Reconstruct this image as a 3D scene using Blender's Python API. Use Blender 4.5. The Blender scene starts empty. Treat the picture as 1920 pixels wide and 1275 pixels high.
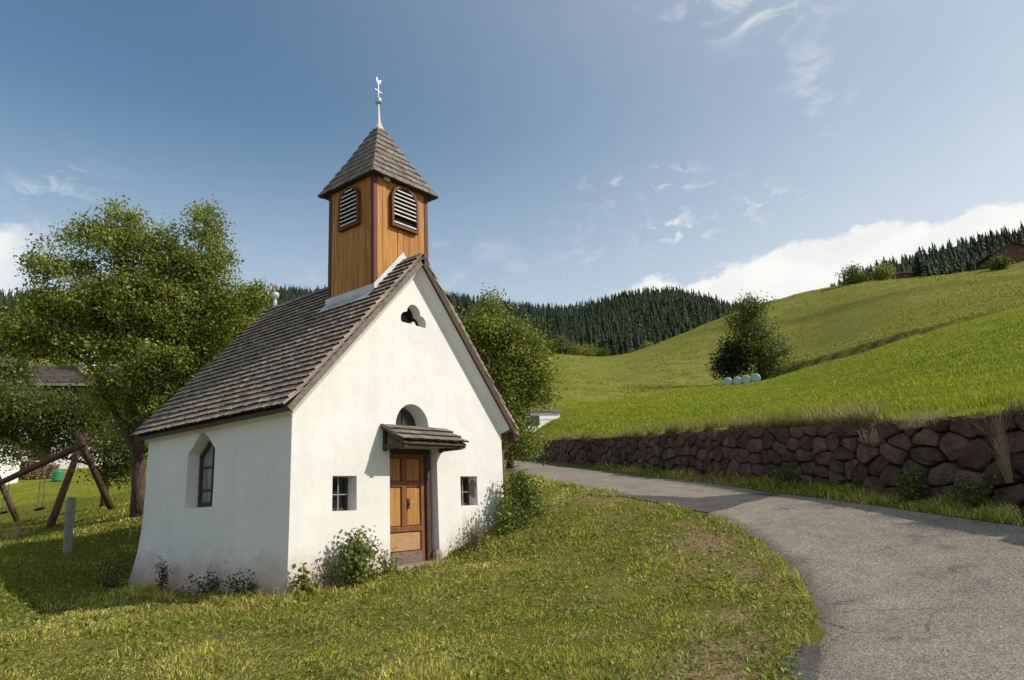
import bpy, bmesh, math, random
import numpy as np
from mathutils import Vector, Matrix
random.seed(7); RNG = np.random.default_rng(7)
scene = bpy.context.scene
COL = scene.collection

# ------------------------------------------------------------------ camera
F_PX = 1318.65                         # focal length in pixels of a 1920 px wide picture
YAW, PITCH, ROLL = math.radians(51.787), math.radians(13.243), math.radians(-2.694)
CAM = np.array([-6.506, -9.613, 0.902])
_fw = np.array([math.sin(YAW)*math.cos(PITCH), math.cos(YAW)*math.cos(PITCH), math.sin(PITCH)])
_rt = np.array([math.cos(YAW), -math.sin(YAW), 0.0]); _up = np.cross(_rt, _fw)
_r2 = math.cos(ROLL)*_rt + math.sin(ROLL)*_up
_u2 = -math.sin(ROLL)*_rt + math.cos(ROLL)*_up
cd = bpy.data.cameras.new('camera'); cam = bpy.data.objects.new('camera', cd); COL.objects.link(cam)
mw = Matrix.Identity(4)
for i in range(3):
    mw[i][0], mw[i][1], mw[i][2], mw[i][3] = _r2[i], _u2[i], -_fw[i], CAM[i]
cam.matrix_world = mw
cd.sensor_fit = 'HORIZONTAL'; cd.sensor_width = 36.0; cd.lens = F_PX/1920*36
cd.clip_start = 0.05; cd.clip_end = 6000
scene.camera = cam

# ------------------------------------------------------------------ sky, sun, exposure
SUN = np.array([0.3646, -0.7042, 0.6092]); SUN /= np.linalg.norm(SUN)
SUN_EL = math.asin(SUN[2]); SUN_AZ = math.atan2(SUN[0], SUN[1])
scene.view_settings.view_transform = 'Standard'; scene.view_settings.look = 'None'
scene.view_settings.exposure = 0.20; scene.view_settings.gamma = 1.0
sl = bpy.data.lights.new('sun', 'SUN'); sl.energy = 4.1; sl.angle = math.radians(0.5); sl.color = (1.0, 0.935, 0.83)
so = bpy.data.objects.new('sun', sl); COL.objects.link(so)
so.rotation_euler = Vector(SUN.tolist()).to_track_quat('Z', 'Y').to_euler()
FH = np.array([math.sin(YAW), math.cos(YAW), 0]); RH = np.array([math.cos(YAW), -math.sin(YAW), 0])

def build_world():
    w = bpy.data.worlds.new('World'); scene.world = w; w.use_nodes = True
    nt = w.node_tree; nt.nodes.clear(); N = nt.nodes.new; L = nt.links.new
    out = N('ShaderNodeOutputWorld'); bg = N('ShaderNodeBackground'); bg.inputs['Strength'].default_value = 0.134
    sky = N('ShaderNodeTexSky'); sky.sky_type = 'NISHITA'; sky.sun_disc = False
    sky.sun_elevation = SUN_EL; sky.sun_rotation = SUN_AZ; sky.altitude = 900; sky.air_density = 1.0
    sky.dust_density = 0.6; sky.ozone_density = 1.0
    tc = N('ShaderNodeTexCoord')
    def m(op, a, b=None, c=None):
        n = N('ShaderNodeMath'); n.operation = op
        for i, v in enumerate((a, b, c)):
            if v is None: continue
            if isinstance(v, (int, float)): n.inputs[i].default_value = v
            else: L(v, n.inputs[i])
        return n.outputs[0]
    def dot(v):
        n = N('ShaderNodeVectorMath'); n.operation = 'DOT_PRODUCT'; L(tc.outputs['Generated'], n.inputs[0]); n.inputs[1].default_value = v
        return n.outputs['Value']
    def smooth(x, a, b):
        n = N('ShaderNodeMapRange'); n.interpolation_type = 'SMOOTHSTEP'; L(x, n.inputs['Value'])
        n.inputs['From Min'].default_value = a; n.inputs['From Max'].default_value = b; return n.outputs['Result']
    def noise(scale, detail, rough, stretch=(1, 1, 1), dist=0.0):
        mp = N('ShaderNodeMapping'); mp.inputs['Scale'].default_value = stretch; L(tc.outputs['Generated'], mp.inputs['Vector'])
        n = N('ShaderNodeTexNoise'); n.inputs['Scale'].default_value = scale; n.inputs['Detail'].default_value = detail
        n.inputs['Roughness'].default_value = rough; n.inputs['Distortion'].default_value = dist
        L(mp.outputs['Vector'], n.inputs['Vector']); return n.outputs['Fac']
    a = dot(RH.tolist()); b = m('MAXIMUM', dot(FH.tolist()), 0.05); z = dot((0, 0, 1))
    ta = m('DIVIDE', a, b); te = m('DIVIDE', z, b)
    # a low bank of cumulus along the horizon: its top follows the azimuth, ragged by noise
    n1 = noise(9, 6, 0.55, (1, 1, 1.6)); n2 = noise(30, 5, 0.6, (1, 1, 1.4))
    top = N('ShaderNodeMapRange'); L(ta, top.inputs['Value'])
    top.inputs['From Min'].default_value = 0.10; top.inputs['From Max'].default_value = 0.85
    top.inputs['To Min'].default_value = 0.30; top.inputs['To Max'].default_value = 0.425
    d = m('SUBTRACT', top.outputs['Result'], te)
    d = m('ADD', d, m('MULTIPLY', m('SUBTRACT', n1, 0.5), 0.11))
    d = m('ADD', d, m('MULTIPLY', m('SUBTRACT', n2, 0.5), 0.030))
    bank = m('MULTIPLY', smooth(d, -0.002, 0.012), smooth(ta, 0.02, 0.24))
    # soft cumulus heads at the left
    left = m('MULTIPLY', smooth(m('ADD', m('SUBTRACT', 0.45, te), m('MULTIPLY', m('SUBTRACT', n1, 0.5), 0.35)), 0.0, 0.05), smooth(ta, -0.66, -0.80))
    # thin high wisps in a few places
    n3 = noise(16, 7, 0.62, (1.0, 1.0, 2.3), 0.8)
    n4 = noise(34, 6, 0.6, (1.0, 1.0, 1.9), 0.4)
    wisps = None
    for (x, y, rx, ry, k, which) in ((0.254, 0.395, .050, .030, .85, 1), (0.197, 0.437, .035, .015, .8, 1), (0.225, 0.477, .085, .022, .7, 1),
                              (0.503, 0.637, .050, .075, .45, 0), (0.40, 0.765, .13, .050, .5, 0), (-0.70, 0.514, .075, .045, .5, 0),
                              (0.119, 0.376, .05, .06, .35, 0), (0.40, 0.43, .05, .03, .5, 1), (-0.14, .36, .22, .06, .22, 0)):
        dx = m('DIVIDE', m('SUBTRACT', ta, x), rx); dy = m('DIVIDE', m('SUBTRACT', te, y), ry)
        r2 = m('ADD', m('MULTIPLY', dx, dx), m('MULTIPLY', dy, dy))
        g = m('POWER', 2.718, m('MULTIPLY', r2, -1.0))
        t = smooth(n4, 0.50, 0.68) if which else smooth(n3, 0.46, 0.72)
        v = m('MULTIPLY', m('MULTIPLY', g, t), k)
        wisps = v if wisps is None else m('MAXIMUM', wisps, v)
    # thin haze: towards the horizon all round, and brightening towards the sun
    veil = m('ADD', m('MULTIPLY', smooth(z, 0.54, 0.10), 0.64), m('MULTIPLY', smooth(dot(SUN.tolist()), -0.12, 1.05), 0.66))
    veil = m('MULTIPLY', veil, m('ADD', 0.92, m('MULTIPLY', n1, 0.16)))
    cl = m('MAXIMUM', m('MAXIMUM', bank, left), wisps)
    veil = m('MINIMUM', veil, 1.0)
    shade = noise(12, 5, 0.55, (1, 1, 2))
    ramp = N('ShaderNodeValToRGB'); L(shade, ramp.inputs['Fac'])
    ramp.color_ramp.elements[0].position = 0.3; ramp.color_ramp.elements[0].color = (5.4, 5.45, 5.5, 1)
    ramp.color_ramp.elements[1].position = 0.65; ramp.color_ramp.elements[1].color = (6.4, 6.35, 6.2, 1)
    mix = N('ShaderNodeMixRGB'); L(cl, mix.inputs['Fac']); tn = N('ShaderNodeMixRGB'); tn.blend_type = 'MULTIPLY'; tn.inputs['Fac'].default_value = 1; tn.inputs['Color2'].default_value = (.80, .95, .90, 1); L(sky.outputs['Color'], tn.inputs['Color1']); hz = N('ShaderNodeMixRGB'); L(veil, hz.inputs['Fac']); L(tn.outputs['Color'], hz.inputs['Color1']); hz.inputs['Color2'].default_value = (5.35, 5.5, 5.75, 1); L(hz.outputs['Color'], mix.inputs['Color1']); L(ramp.outputs['Color'], mix.inputs['Color2'])
    L(mix.outputs['Color'], bg.inputs['Color']); L(bg.outputs['Background'], out.inputs['Surface'])
build_world()

# ------------------------------------------------------------------ helpers: pixels to points, noise, thin plates
def ray(u, v):
    d = _fw*F_PX + _r2*(u-960) + _u2*(637.5-v); return d/np.linalg.norm(d)
def P(u, v, depth):
    d = ray(u, v); return CAM + d*(depth/float(d@_fw))
def unproject_depth(pt): return float((np.asarray(pt)-CAM)@_fw)
class TPS:
    def __init__(s, pts, vals, lam=0.0):
        s.p = np.asarray(pts, float); n = len(s.p)
        A = np.zeros((n+3, n+3)); A[:n, :n] = s.k(s.p, s.p) + lam*np.eye(n)
        A[:n, n] = 1; A[:n, n+1:] = s.p; A[n, :n] = 1; A[n+1:, :n] = s.p.T
        s.w = np.linalg.solve(A, np.concatenate([vals, np.zeros(3)]))
    @staticmethod
    def k(a, b):
        d2 = ((a[:, None, :]-b[None, :, :])**2).sum(-1); return np.where(d2 > 1e-12, 0.5*d2*np.log(np.maximum(d2, 1e-12)), 0)
    def __call__(s, q):
        q = np.atleast_2d(np.asarray(q, float)); out = np.empty(len(q)); n = len(s.p)
        for i in range(0, len(q), 40000):
            c = q[i:i+40000]; out[i:i+40000] = s.k(c, s.p)@s.w[:n] + s.w[n] + c@s.w[n+1:]
        return out
_perm = RNG.random((256, 256))
def vnoise(x, y):
    x = np.asarray(x, float); y = np.asarray(y, float); xi = np.floor(x).astype(int); yi = np.floor(y).astype(int)
    fx = x-xi; fy = y-yi; fx = fx*fx*(3-2*fx); fy = fy*fy*(3-2*fy)
    g = lambda a, b: _perm[a & 255, b & 255]
    return (g(xi, yi)*(1-fx)+g(xi+1, yi)*fx)*(1-fy) + (g(xi, yi+1)*(1-fx)+g(xi+1, yi+1)*fx)*fy
def fbm(x, y, o=4):
    s = 0; a = .5; t = 0
    for i in range(o): s = s + a*vnoise(x*2**i+17*i, y*2**i+31*i); t += a; a *= .5
    return s/t
def sstep(x): x = np.clip(x, 0, 1); return x*x*(3-2*x)

# ------------------------------------------------------------------ helpers: meshes and objects
def tag(o, label=None, cat=None, group=None, kind=None):
    if label: o['label'] = label
    if cat: o['category'] = cat
    if group: o['group'] = group
    if kind: o['kind'] = kind
    return o
def link(name, me, parent=None):
    o = bpy.data.objects.new(name, me); COL.objects.link(o)
    if parent is not None: o.parent = parent
    return o
def empty(name, loc, label, cat, group=None):
    o = bpy.data.objects.new(name, None); COL.objects.link(o); o.location = [float(v) for v in loc]; o.empty_display_size = .2
    return tag(o, label, cat, group)
def mesh_np(name, verts, faces, mat=None, smooth=False, col=None, rnd=None):
    """faces: int array (n,3) or (n,4), or a list of lists"""
    me = bpy.data.meshes.new(name); verts = np.asarray(verts, np.float32)
    if isinstance(faces, np.ndarray):
        n, k = faces.shape
        me.vertices.add(len(verts)); me.vertices.foreach_set('co', verts.ravel())
        me.loops.add(n*k); me.loops.foreach_set('vertex_index', faces.astype(np.int32).ravel())
        me.polygons.add(n); me.polygons.foreach_set('loop_start', np.arange(0, n*k, k, dtype=np.int32))
        me.update(calc_edges=True)
    else:
        me.from_pydata(verts.tolist(), [], faces); me.update()
    if smooth: me.polygons.foreach_set('use_smooth', np.ones(len(me.polygons), bool))
    if col is not None:
        a = me.attributes.new('Col', 'FLOAT_COLOR', 'POINT'); c = np.ones((len(verts), 4), np.float32); c[:, :3] = col; a.data.foreach_set('color', c.ravel())
    if rnd is not None:
        a = me.attributes.new('rnd', 'FLOAT', 'POINT'); a.data.foreach_set('value', np.asarray(rnd, np.float32))
    if mat: me.materials.append(mat)
    return me
class MB:
    def __init__(s): s.v = []; s.f = []
    def add(s, vs, fs):
        o = len(s.v); s.v += [tuple(float(c) for c in v) for v in vs]; s.f += [[i+o for i in f] for f in fs]; return s
    def box(s, x0, x1, y0, y1, z0, z1):
        return s.add([(x0,y0,z0),(x1,y0,z0),(x1,y1,z0),(x0,y1,z0),(x0,y0,z1),(x1,y0,z1),(x1,y1,z1),(x0,y1,z1)],
                     [[0,3,2,1],[4,5,6,7],[0,1,5,4],[1,2,6,5],[2,3,7,6],[3,0,4,7]])
    def bar(s, a, b, wid, thk, up=(0, 0, 1)):
        a = Vector([float(c) for c in a]); b = Vector([float(c) for c in b]); d = (b-a).normalized(); up = Vector(up)
        sx = d.cross(up); sx = sx.normalized() if sx.length > 1e-5 else Vector((1, 0, 0)); sz = sx.cross(d)
        vs = []
        for q in (a, b):
            for i, j in ((-1,-1),(1,-1),(1,1),(-1,1)): vs.append(q+sx*(wid/2*i)+sz*(thk/2*j))
        return s.add(vs, [[0,1,2,3],[7,6,5,4],[0,4,5,1],[1,5,6,2],[2,6,7,3],[3,7,4,0]])
    def tube(s, pts, rad, n=8, caps=True):
        pts = [Vector([float(c) for c in q]) for q in pts]; vs = []; fs = []
        if not hasattr(rad, '__len__'): rad = [rad]*len(pts)
        ref = None
        for i, q in enumerate(pts):
            d = (pts[min(i+1, len(pts)-1)]-pts[max(i-1, 0)]); d = d.normalized() if d.length > 1e-9 else Vector((0,0,1))
            if ref is None:
                ref = d.cross(Vector((0.31, 0.2, 0.9))); 
                if ref.length < 1e-3: ref = d.cross(Vector((1, 0, 0)))
            ref = (ref-d*ref.dot(d)).normalized(); bt = d.cross(ref)
            for k in range(n):
                t = 2*math.pi*k/n; vs.append(q+(ref*math.cos(t)+bt*math.sin(t))*rad[i])
        for i in range(len(pts)-1):
            for k in range(n): fs.append([i*n+k, i*n+(k+1) % n, (i+1)*n+(k+1) % n, (i+1)*n+k])
        if caps: fs += [list(range(n))[::-1], [(len(pts)-1)*n+k for k in range(n)]]
        return s.add(vs, fs)
    def lathe(s, c, prof, n=16):
        vs = []; fs = []
        for r, z in prof:
            for k in range(n): t = 2*math.pi*k/n; vs.append((c[0]+r*math.cos(t), c[1]+r*math.sin(t), c[2]+z))
        for i in range(len(prof)-1):
            for k in range(n): fs.append([i*n+k, i*n+(k+1) % n, (i+1)*n+(k+1) % n, (i+1)*n+k])
        fs += [list(range(n))[::-1], [(len(prof)-1)*n+k for k in range(n)]]
        return s.add(vs, fs)
    def prism(s, poly, axis, a, b, poly2=None):
        """2D polygon extruded along axis from a to b; axis 1: poly=(x,z); axis 0: poly=(y,z); axis 2: (x,y)"""
        poly2 = poly2 or poly
        def mk(q, t): return (q[0], t, q[1]) if axis == 1 else (t, q[0], q[1]) if axis == 0 else (q[0], q[1], t)
        n = len(poly); vs = [mk(q, a) for q in poly]+[mk(q, b) for q in poly2]
        fs = [[k, (k+1) % n, n+(k+1) % n, n+k] for k in range(n)]+[list(range(n))[::-1], [n+k for k in range(n)]]
        return s.add(vs, fs)
    def build(s, name, mat, parent=None, smooth=False, bevel=0, recalc=True):
        me = bpy.data.meshes.new(name); me.from_pydata(s.v, [], s.f); me.update()
        bm = bmesh.new(); bm.from_mesh(me)
        if recalc: bmesh.ops.recalc_face_normals(bm, faces=bm.faces)
        if bevel: bmesh.ops.bevel(bm, geom=[e for e in bm.edges], offset=bevel, segments=1, affect='EDGES', profile=.5)
        bm.to_mesh(me); bm.free()
        if smooth: me.polygons.foreach_set('use_smooth', np.ones(len(me.polygons), bool))
        if mat: me.materials.append(mat)
        o = link(name, me, parent)
        if parent is not None and parent.parent is None: o.matrix_parent_inverse = Matrix.Translation(-parent.location)
        elif parent is not None: o.matrix_parent_inverse = Matrix.Identity(4)
        return o
def under(o, parent):
    """parent an object given in world space to a root empty or to a part, keeping its place"""
    o.parent = parent; root = parent
    while root.parent is not None: root = root.parent
    if parent.parent is None: o.matrix_parent_inverse = Matrix.Translation(-parent.location)
    else: o.matrix_parent_inverse = Matrix.Identity(4)
    return o
class _:
    pass

# ------------------------------------------------------------------ materials
def new_mat(name):
    m = bpy.data.materials.new(name); m.use_nodes = True; nt = m.node_tree
    return m, nt, nt.nodes['Principled BSDF'], nt.nodes.new, nt.links.new
def ramp_node(N, stops):
    r = N('ShaderNodeValToRGB'); e = r.color_ramp.elements
    while len(e) < len(stops): e.new(0.5)
    for k, (p, c) in enumerate(stops): e[k].position = p; e[k].color = (*c, 1)
    return r
def mat_noise(name, stops, scale=5, stretch=(1, 1, 1), rough=.8, bump=.3, bscale=None, bdist=.01, detail=6, nrough=.6, coord='Position', spec=.3, dist=0.0, tint=0.0, metallic=0.0, voronoi=0.0):
    """noise ramp colour + bump; tint: brightness variation per object and per joined piece"""
    m, nt, bs, N, L = new_mat(name)
    if coord == 'Position': src = N('ShaderNodeNewGeometry').outputs['Position']
    else: src = N('ShaderNodeTexCoord').outputs['Object']
    oi = N('ShaderNodeObjectInfo'); at = N('ShaderNodeAttribute'); at.attribute_name = 'rnd'
    ad = N('ShaderNodeMath'); ad.operation = 'ADD'; L(oi.outputs['Random'], ad.inputs[0]); L(at.outputs['Fac'], ad.inputs[1])
    fr = N('ShaderNodeMath'); fr.operation = 'FRACT'; L(ad.outputs[0], fr.inputs[0])
    mp = N('ShaderNodeMapping'); mp.inputs['Scale'].default_value = stretch; L(src, mp.inputs['Vector'])
    if tint:
        cb = N('ShaderNodeCombineXYZ'); ml = N('ShaderNodeMath'); ml.operation = 'MULTIPLY'; ml.inputs[1].default_value = 37.0
        L(fr.outputs[0], ml.inputs[0]); 
        for k in range(3): L(ml.outputs[0], cb.inputs[k])
        L(cb.outputs[0], mp.inputs['Location'])
    n = N('ShaderNodeTexNoise'); n.inputs['Scale'].default_value = scale; n.inputs['Detail'].default_value = detail
    n.inputs['Roughness'].default_value = nrough; n.inputs['Distortion'].default_value = dist; L(mp.outputs[0], n.inputs['Vector'])
    r = ramp_node(N, stops); L(n.outputs['Fac'], r.inputs['Fac']); c = r.outputs['Color']
    if tint:
        mr = N('ShaderNodeMapRange'); L(fr.outputs[0], mr.inputs['Value']); mr.inputs['To Min'].default_value = 1-tint; mr.inputs['To Max'].default_value = 1+tint
        hs = N('ShaderNodeHueSaturation'); L(mr.outputs[0], hs.inputs['Value']); L(c, hs.inputs['Color']); c = hs.outputs['Color']
    L(c, bs.inputs['Base Color']); bs.inputs['Roughness'].default_value = rough; bs.inputs['Specular IOR Level'].default_value = spec; bs.inputs['Metallic'].default_value = metallic
    if bump:
        n2 = N('ShaderNodeTexNoise'); n2.inputs['Scale'].default_value = bscale or scale*3; n2.inputs['Detail'].default_value = 8; n2.inputs['Roughness'].default_value = .65; L(mp.outputs[0], n2.inputs['Vector'])
        b = N('ShaderNodeBump'); b.inputs['Strength'].default_value = bump; b.inputs['Distance'].default_value = bdist; L(n2.outputs['Fac'], b.inputs['Height']); L(b.outputs[0], bs.inputs['Normal'])
    return m
def mat_leaf(name, transl=.35, rough=.45, spec=.35):
    m, nt, bs, N, L = new_mat(name); at = N('ShaderNodeAttribute'); at.attribute_name = 'Col'
    L(at.outputs['Color'], bs.inputs['Base Color']); bs.inputs['Roughness'].default_value = rough; bs.inputs['Specular IOR Level'].default_value = spec
    tr = N('ShaderNodeBsdfTranslucent'); mx = N('ShaderNodeMixShader'); mx.inputs[0].default_value = transl
    g = N('ShaderNodeGamma'); g.inputs['Gamma'].default_value = 0.9; L(at.outputs['Color'], g.inputs['Color']); L(g.outputs[0], tr.inputs['Color'])
    out = nt.nodes['Material Output']; L(bs.outputs[0], mx.inputs[1]); L(tr.outputs[0], mx.inputs[2]); L(mx.outputs[0], out.inputs['Surface'])
    return m
def mat_plain(name, c, rough=.5, metallic=0, spec=.5):
    m, nt, bs, N, L = new_mat(name)
    n = N('ShaderNodeTexNoise'); n.inputs['Scale'].default_value = 40; n.inputs['Detail'].default_value = 4
    r = ramp_node(N, [(.3, tuple(x*.82 for x in c)), (.7, c)]); L(n.outputs['Fac'], r.inputs['Fac']); L(r.outputs['Color'], bs.inputs['Base Color'])
    bs.inputs['Roughness'].default_value = rough; bs.inputs['Metallic'].default_value = metallic; bs.inputs['Specular IOR Level'].default_value = spec
    return m
def mat_plaster():
    m, nt, bs, N, L = new_mat('lime_plaster')
    pos = N('ShaderNodeNewGeometry').outputs['Position']
    sx = N('ShaderNodeSeparateXYZ'); L(pos, sx.inputs[0])
    n = N('ShaderNodeTexNoise'); n.inputs['Scale'].default_value = 1.1; n.inputs['Detail'].default_value = 6; n.inputs['Roughness'].default_value = .6; L(pos, n.inputs['Vector'])
    r = ramp_node(N, [(.3, (.615, .605, .57)), (.65, (.68, .67, .635))]); L(n.outputs['Fac'], r.inputs['Fac'])
    # damp, reddish bloom and flaking close to the foot of the walls, with a ragged outline
    n2 = N('ShaderNodeTexNoise'); n2.inputs['Scale'].default_value = 2.3; n2.inputs['Detail'].default_value = 9; n2.inputs['Roughness'].default_value = .68; L(pos, n2.inputs['Vector'])
    a = N('ShaderNodeMath'); a.operation = 'MULTIPLY_ADD'; L(n2.outputs['Fac'], a.inputs[0]); a.inputs[1].default_value = -1.15; L(sx.outputs['Z'], a.inputs[2])
    mr = N('ShaderNodeMapRange'); L(a.outputs[0], mr.inputs['Value']); mr.inputs['From Min'].default_value = -.78; mr.inputs['From Max'].default_value = -.14
    mr.inputs['To Min'].default_value = .85; mr.inputs['To Max'].default_value = 0
    mx = N('ShaderNodeMixRGB'); L(mr.outputs[0], mx.inputs['Fac']); L(r.outputs['Color'], mx.inputs['Color1']); mx.inputs['Color2'].default_value = (.44, .30, .215, 1)
    # grime flecks
    v = N('ShaderNodeTexNoise'); v.inputs['Scale'].default_value = 9; v.inputs['Detail'].default_value = 3; L(pos, v.inputs['Vector'])
    r3 = ramp_node(N, [(.70, (0, 0, 0)), (.74, (1, 1, 1))]); L(v.outputs['Fac'], r3.inputs['Fac'])
    mh = N('ShaderNodeMapRange'); L(sx.outputs['Z'], mh.inputs['Value']); mh.inputs['From Min'].default_value = .9; mh.inputs['From Max'].default_value = -.2; mh.inputs['To Min'].default_value = .05; mh.inputs['To Max'].default_value = .7
    mm = N('ShaderNodeMath'); mm.operation = 'MULTIPLY'; L(r3.outputs['Color'], mm.inputs[0]); L(mh.outputs[0], mm.inputs[1])
    mx2 = N('ShaderNodeMixRGB'); L(mm.outputs[0], mx2.inputs['Fac']); L(mx.outputs['Color'], mx2.inputs['Color1']); mx2.inputs['Color2'].default_value = (.30, .24, .20, 1)
    # faint vertical run marks
    mp = N('ShaderNodeMapping'); mp.inputs['Scale'].default_value = (4.5, 4.5, .35); L(pos, mp.inputs['Vector'])
    n5 = N('ShaderNodeTexNoise'); n5.inputs['Scale'].default_value = 1.0; n5.inputs['Detail'].default_value = 6; L(mp.outputs[0], n5.inputs['Vector'])
    r5 = ramp_node(N, [(.35, (.88, .875, .85)), (.6, (1, 1, 1))]); L(n5.outputs['Fac'], r5.inputs['Fac'])
    mx3 = N('ShaderNodeMixRGB'); mx3.blend_type = 'MULTIPLY'; mx3.inputs['Fac'].default_value = .22; L(mx2.outputs['Color'], mx3.inputs['Color1']); L(r5.outputs['Color'], mx3.inputs['Color2'])
    L(mx3.outputs['Color'], bs.inputs['Base Color']); bs.inputs['Roughness'].default_value = .92; bs.inputs['Specular IOR Level'].default_value = .15
    nb = N('ShaderNodeTexNoise'); nb.inputs['Scale'].default_value = 3; nb.inputs['Detail'].default_value = 2; L(pos, nb.inputs['Vector'])
    nf = N('ShaderNodeTexNoise'); nf.inputs['Scale'].default_value = 60; nf.inputs['Detail'].default_value = 5; L(pos, nf.inputs['Vector'])
    b1 = N('ShaderNodeBump'); b1.inputs['Strength'].default_value = .5; b1.inputs['Distance'].default_value = .03; L(nb.outputs['Fac'], b1.inputs['Height'])
    b2 = N('ShaderNodeBump'); b2.inputs['Strength'].default_value = .45; b2.inputs['Distance'].default_value = .006; L(nf.outputs['Fac'], b2.inputs['Height']); L(b1.outputs[0], b2.inputs['Normal'])
    L(b2.outputs[0], bs.inputs['Normal'])
    return m
def mat_ground(name, bump_scale=14, bump=.8, bdist=.05):
    """colour per vertex (what grows there), broken up by noise"""
    m, nt, bs, N, L = new_mat(name); at = N('ShaderNodeAttribute'); at.attribute_name = 'Col'
    pos = N('ShaderNodeNewGeometry').outputs['Position']
    n = N('ShaderNodeTexNoise'); n.inputs['Scale'].default_value = bump_scale*.35; n.inputs['Detail'].default_value = 9; n.inputs['Roughness'].default_value = .75; L(pos, n.inputs['Vector'])
    r = ramp_node(N, [(.3, (.55, .60, .50)), (.55, (1, 1, 1)), (.75, (1.45, 1.35, 1.2))]); L(n.outputs['Fac'], r.inputs['Fac'])
    mx = N('ShaderNodeMixRGB'); mx.blend_type = 'MULTIPLY'; mx.inputs['Fac'].default_value = 1; L(at.outputs['Color'], mx.inputs['Color1']); L(r.outputs['Color'], mx.inputs['Color2'])
    L(mx.outputs['Color'], bs.inputs['Base Color']); bs.inputs['Roughness'].default_value = .95; bs.inputs['Specular IOR Level'].default_value = .05
    n2 = N('ShaderNodeTexNoise'); n2.inputs['Scale'].default_value = bump_scale; n2.inputs['Detail'].default_value = 6; n2.inputs['Roughness'].default_value = .7; L(pos, n2.inputs['Vector'])
    b = N('ShaderNodeBump'); b.inputs['Strength'].default_value = bump; b.inputs['Distance'].default_value = bdist; L(n2.outputs['Fac'], b.inputs['Height']); L(b.outputs[0], bs.inputs['Normal'])
    return m
def mat_asphalt(name, lo, hi, cracks=True):
    m, nt, bs, N, L = new_mat(name); pos = N('ShaderNodeNewGeometry').outputs['Position']
    n = N('ShaderNodeTexNoise'); n.inputs['Scale'].default_value = .9; n.inputs['Detail'].default_value = 8; n.inputs['Roughness'].default_value = .65; L(pos, n.inputs['Vector'])
    r = ramp_node(N, [(.3, lo), (.7, hi)]); L(n.outputs['Fac'], r.inputs['Fac'])
    v = N('ShaderNodeTexVoronoi'); v.inputs['Scale'].default_value = 55; L(pos, v.inputs['Vector'])
    r2 = ramp_node(N, [(.0, (.50, .50, .50)), (.5, (1.0, 1.0, 1.0)), (1, (1.75, 1.7, 1.6))])
    sp = N('ShaderNodeSeparateXYZ'); L(v.outputs['Color'], sp.inputs[0]); L(sp.outputs[0], r2.inputs['Fac'])
    mx = N('ShaderNodeMixRGB'); mx.blend_type = 'MULTIPLY'; mx.inputs['Fac'].default_value = .75; L(r.outputs['Color'], mx.inputs['Color1']); L(r2.outputs['Color'], mx.inputs['Color2'])
    c = mx.outputs['Color']
    # oily spots and worn dark smears
    n3 = N('ShaderNodeTexNoise'); n3.inputs['Scale'].default_value = 2.6; n3.inputs['Detail'].default_value = 4; L(pos, n3.inputs['Vector'])
    r3 = ramp_node(N, [(.40, (1.08, 1.07, 1.05)), (.58, (.95, .95, .95)), (.66, (.80, .80, .80)), (.70, (.5, .5, .5))]); L(n3.outputs['Fac'], r3.inputs['Fac'])
    m3 = N('ShaderNodeMixRGB'); m3.blend_type = 'MULTIPLY'; m3.inputs['Fac'].default_value = .8; L(c, m3.inputs['Color1']); L(r3.outputs['Color'], m3.inputs['Color2']); c = m3.outputs['Color']
    if cracks:
        nn = N('ShaderNodeTexNoise'); nn.inputs['Scale'].default_value = 3; nn.inputs['Detail'].default_value = 6; L(pos, nn.inputs['Vector'])
        vm = N('ShaderNodeMixRGB'); vm.inputs['Fac'].default_value = .16; L(pos, vm.inputs['Color1']); L(nn.outputs['Color'], vm.inputs['Color2'])
        vc = N('ShaderNodeTexVoronoi'); vc.feature = 'DISTANCE_TO_EDGE'; vc.inputs['Scale'].default_value = 1.1; L(vm.outputs[0], vc.inputs['Vector'])
        rc = ramp_node(N, [(.004, (.35, .35, .35)), (.012, (1, 1, 1))]); L(vc.outputs['Distance'], rc.inputs['Fac'])
        gate = N('ShaderNodeTexNoise'); gate.inputs['Scale'].default_value = .55; L(pos, gate.inputs['Vector'])
        rg = ramp_node(N, [(.52, (0, 0, 0)), (.62, (.8, .8, .8))]); L(gate.outputs['Fac'], rg.inputs['Fac'])
        m4 = N('ShaderNodeMixRGB'); m4.blend_type = 'MULTIPLY'; L(rg.outputs['Color'], m4.inputs['Fac']); L(c, m4.inputs['Color1']); L(rc.outputs['Color'], m4.inputs['Color2']); c = m4.outputs['Color']
    L(c, bs.inputs['Base Color']); bs.inputs['Roughness'].default_value = .85; bs.inputs['Specular IOR Level'].default_value = .25
    b = N('ShaderNodeBump'); b.inputs['Strength'].default_value = .7; b.inputs['Distance'].default_value = .008; L(v.outputs['Distance'], b.inputs['Height']); L(b.outputs[0], bs.inputs['Normal'])
    return m

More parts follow.
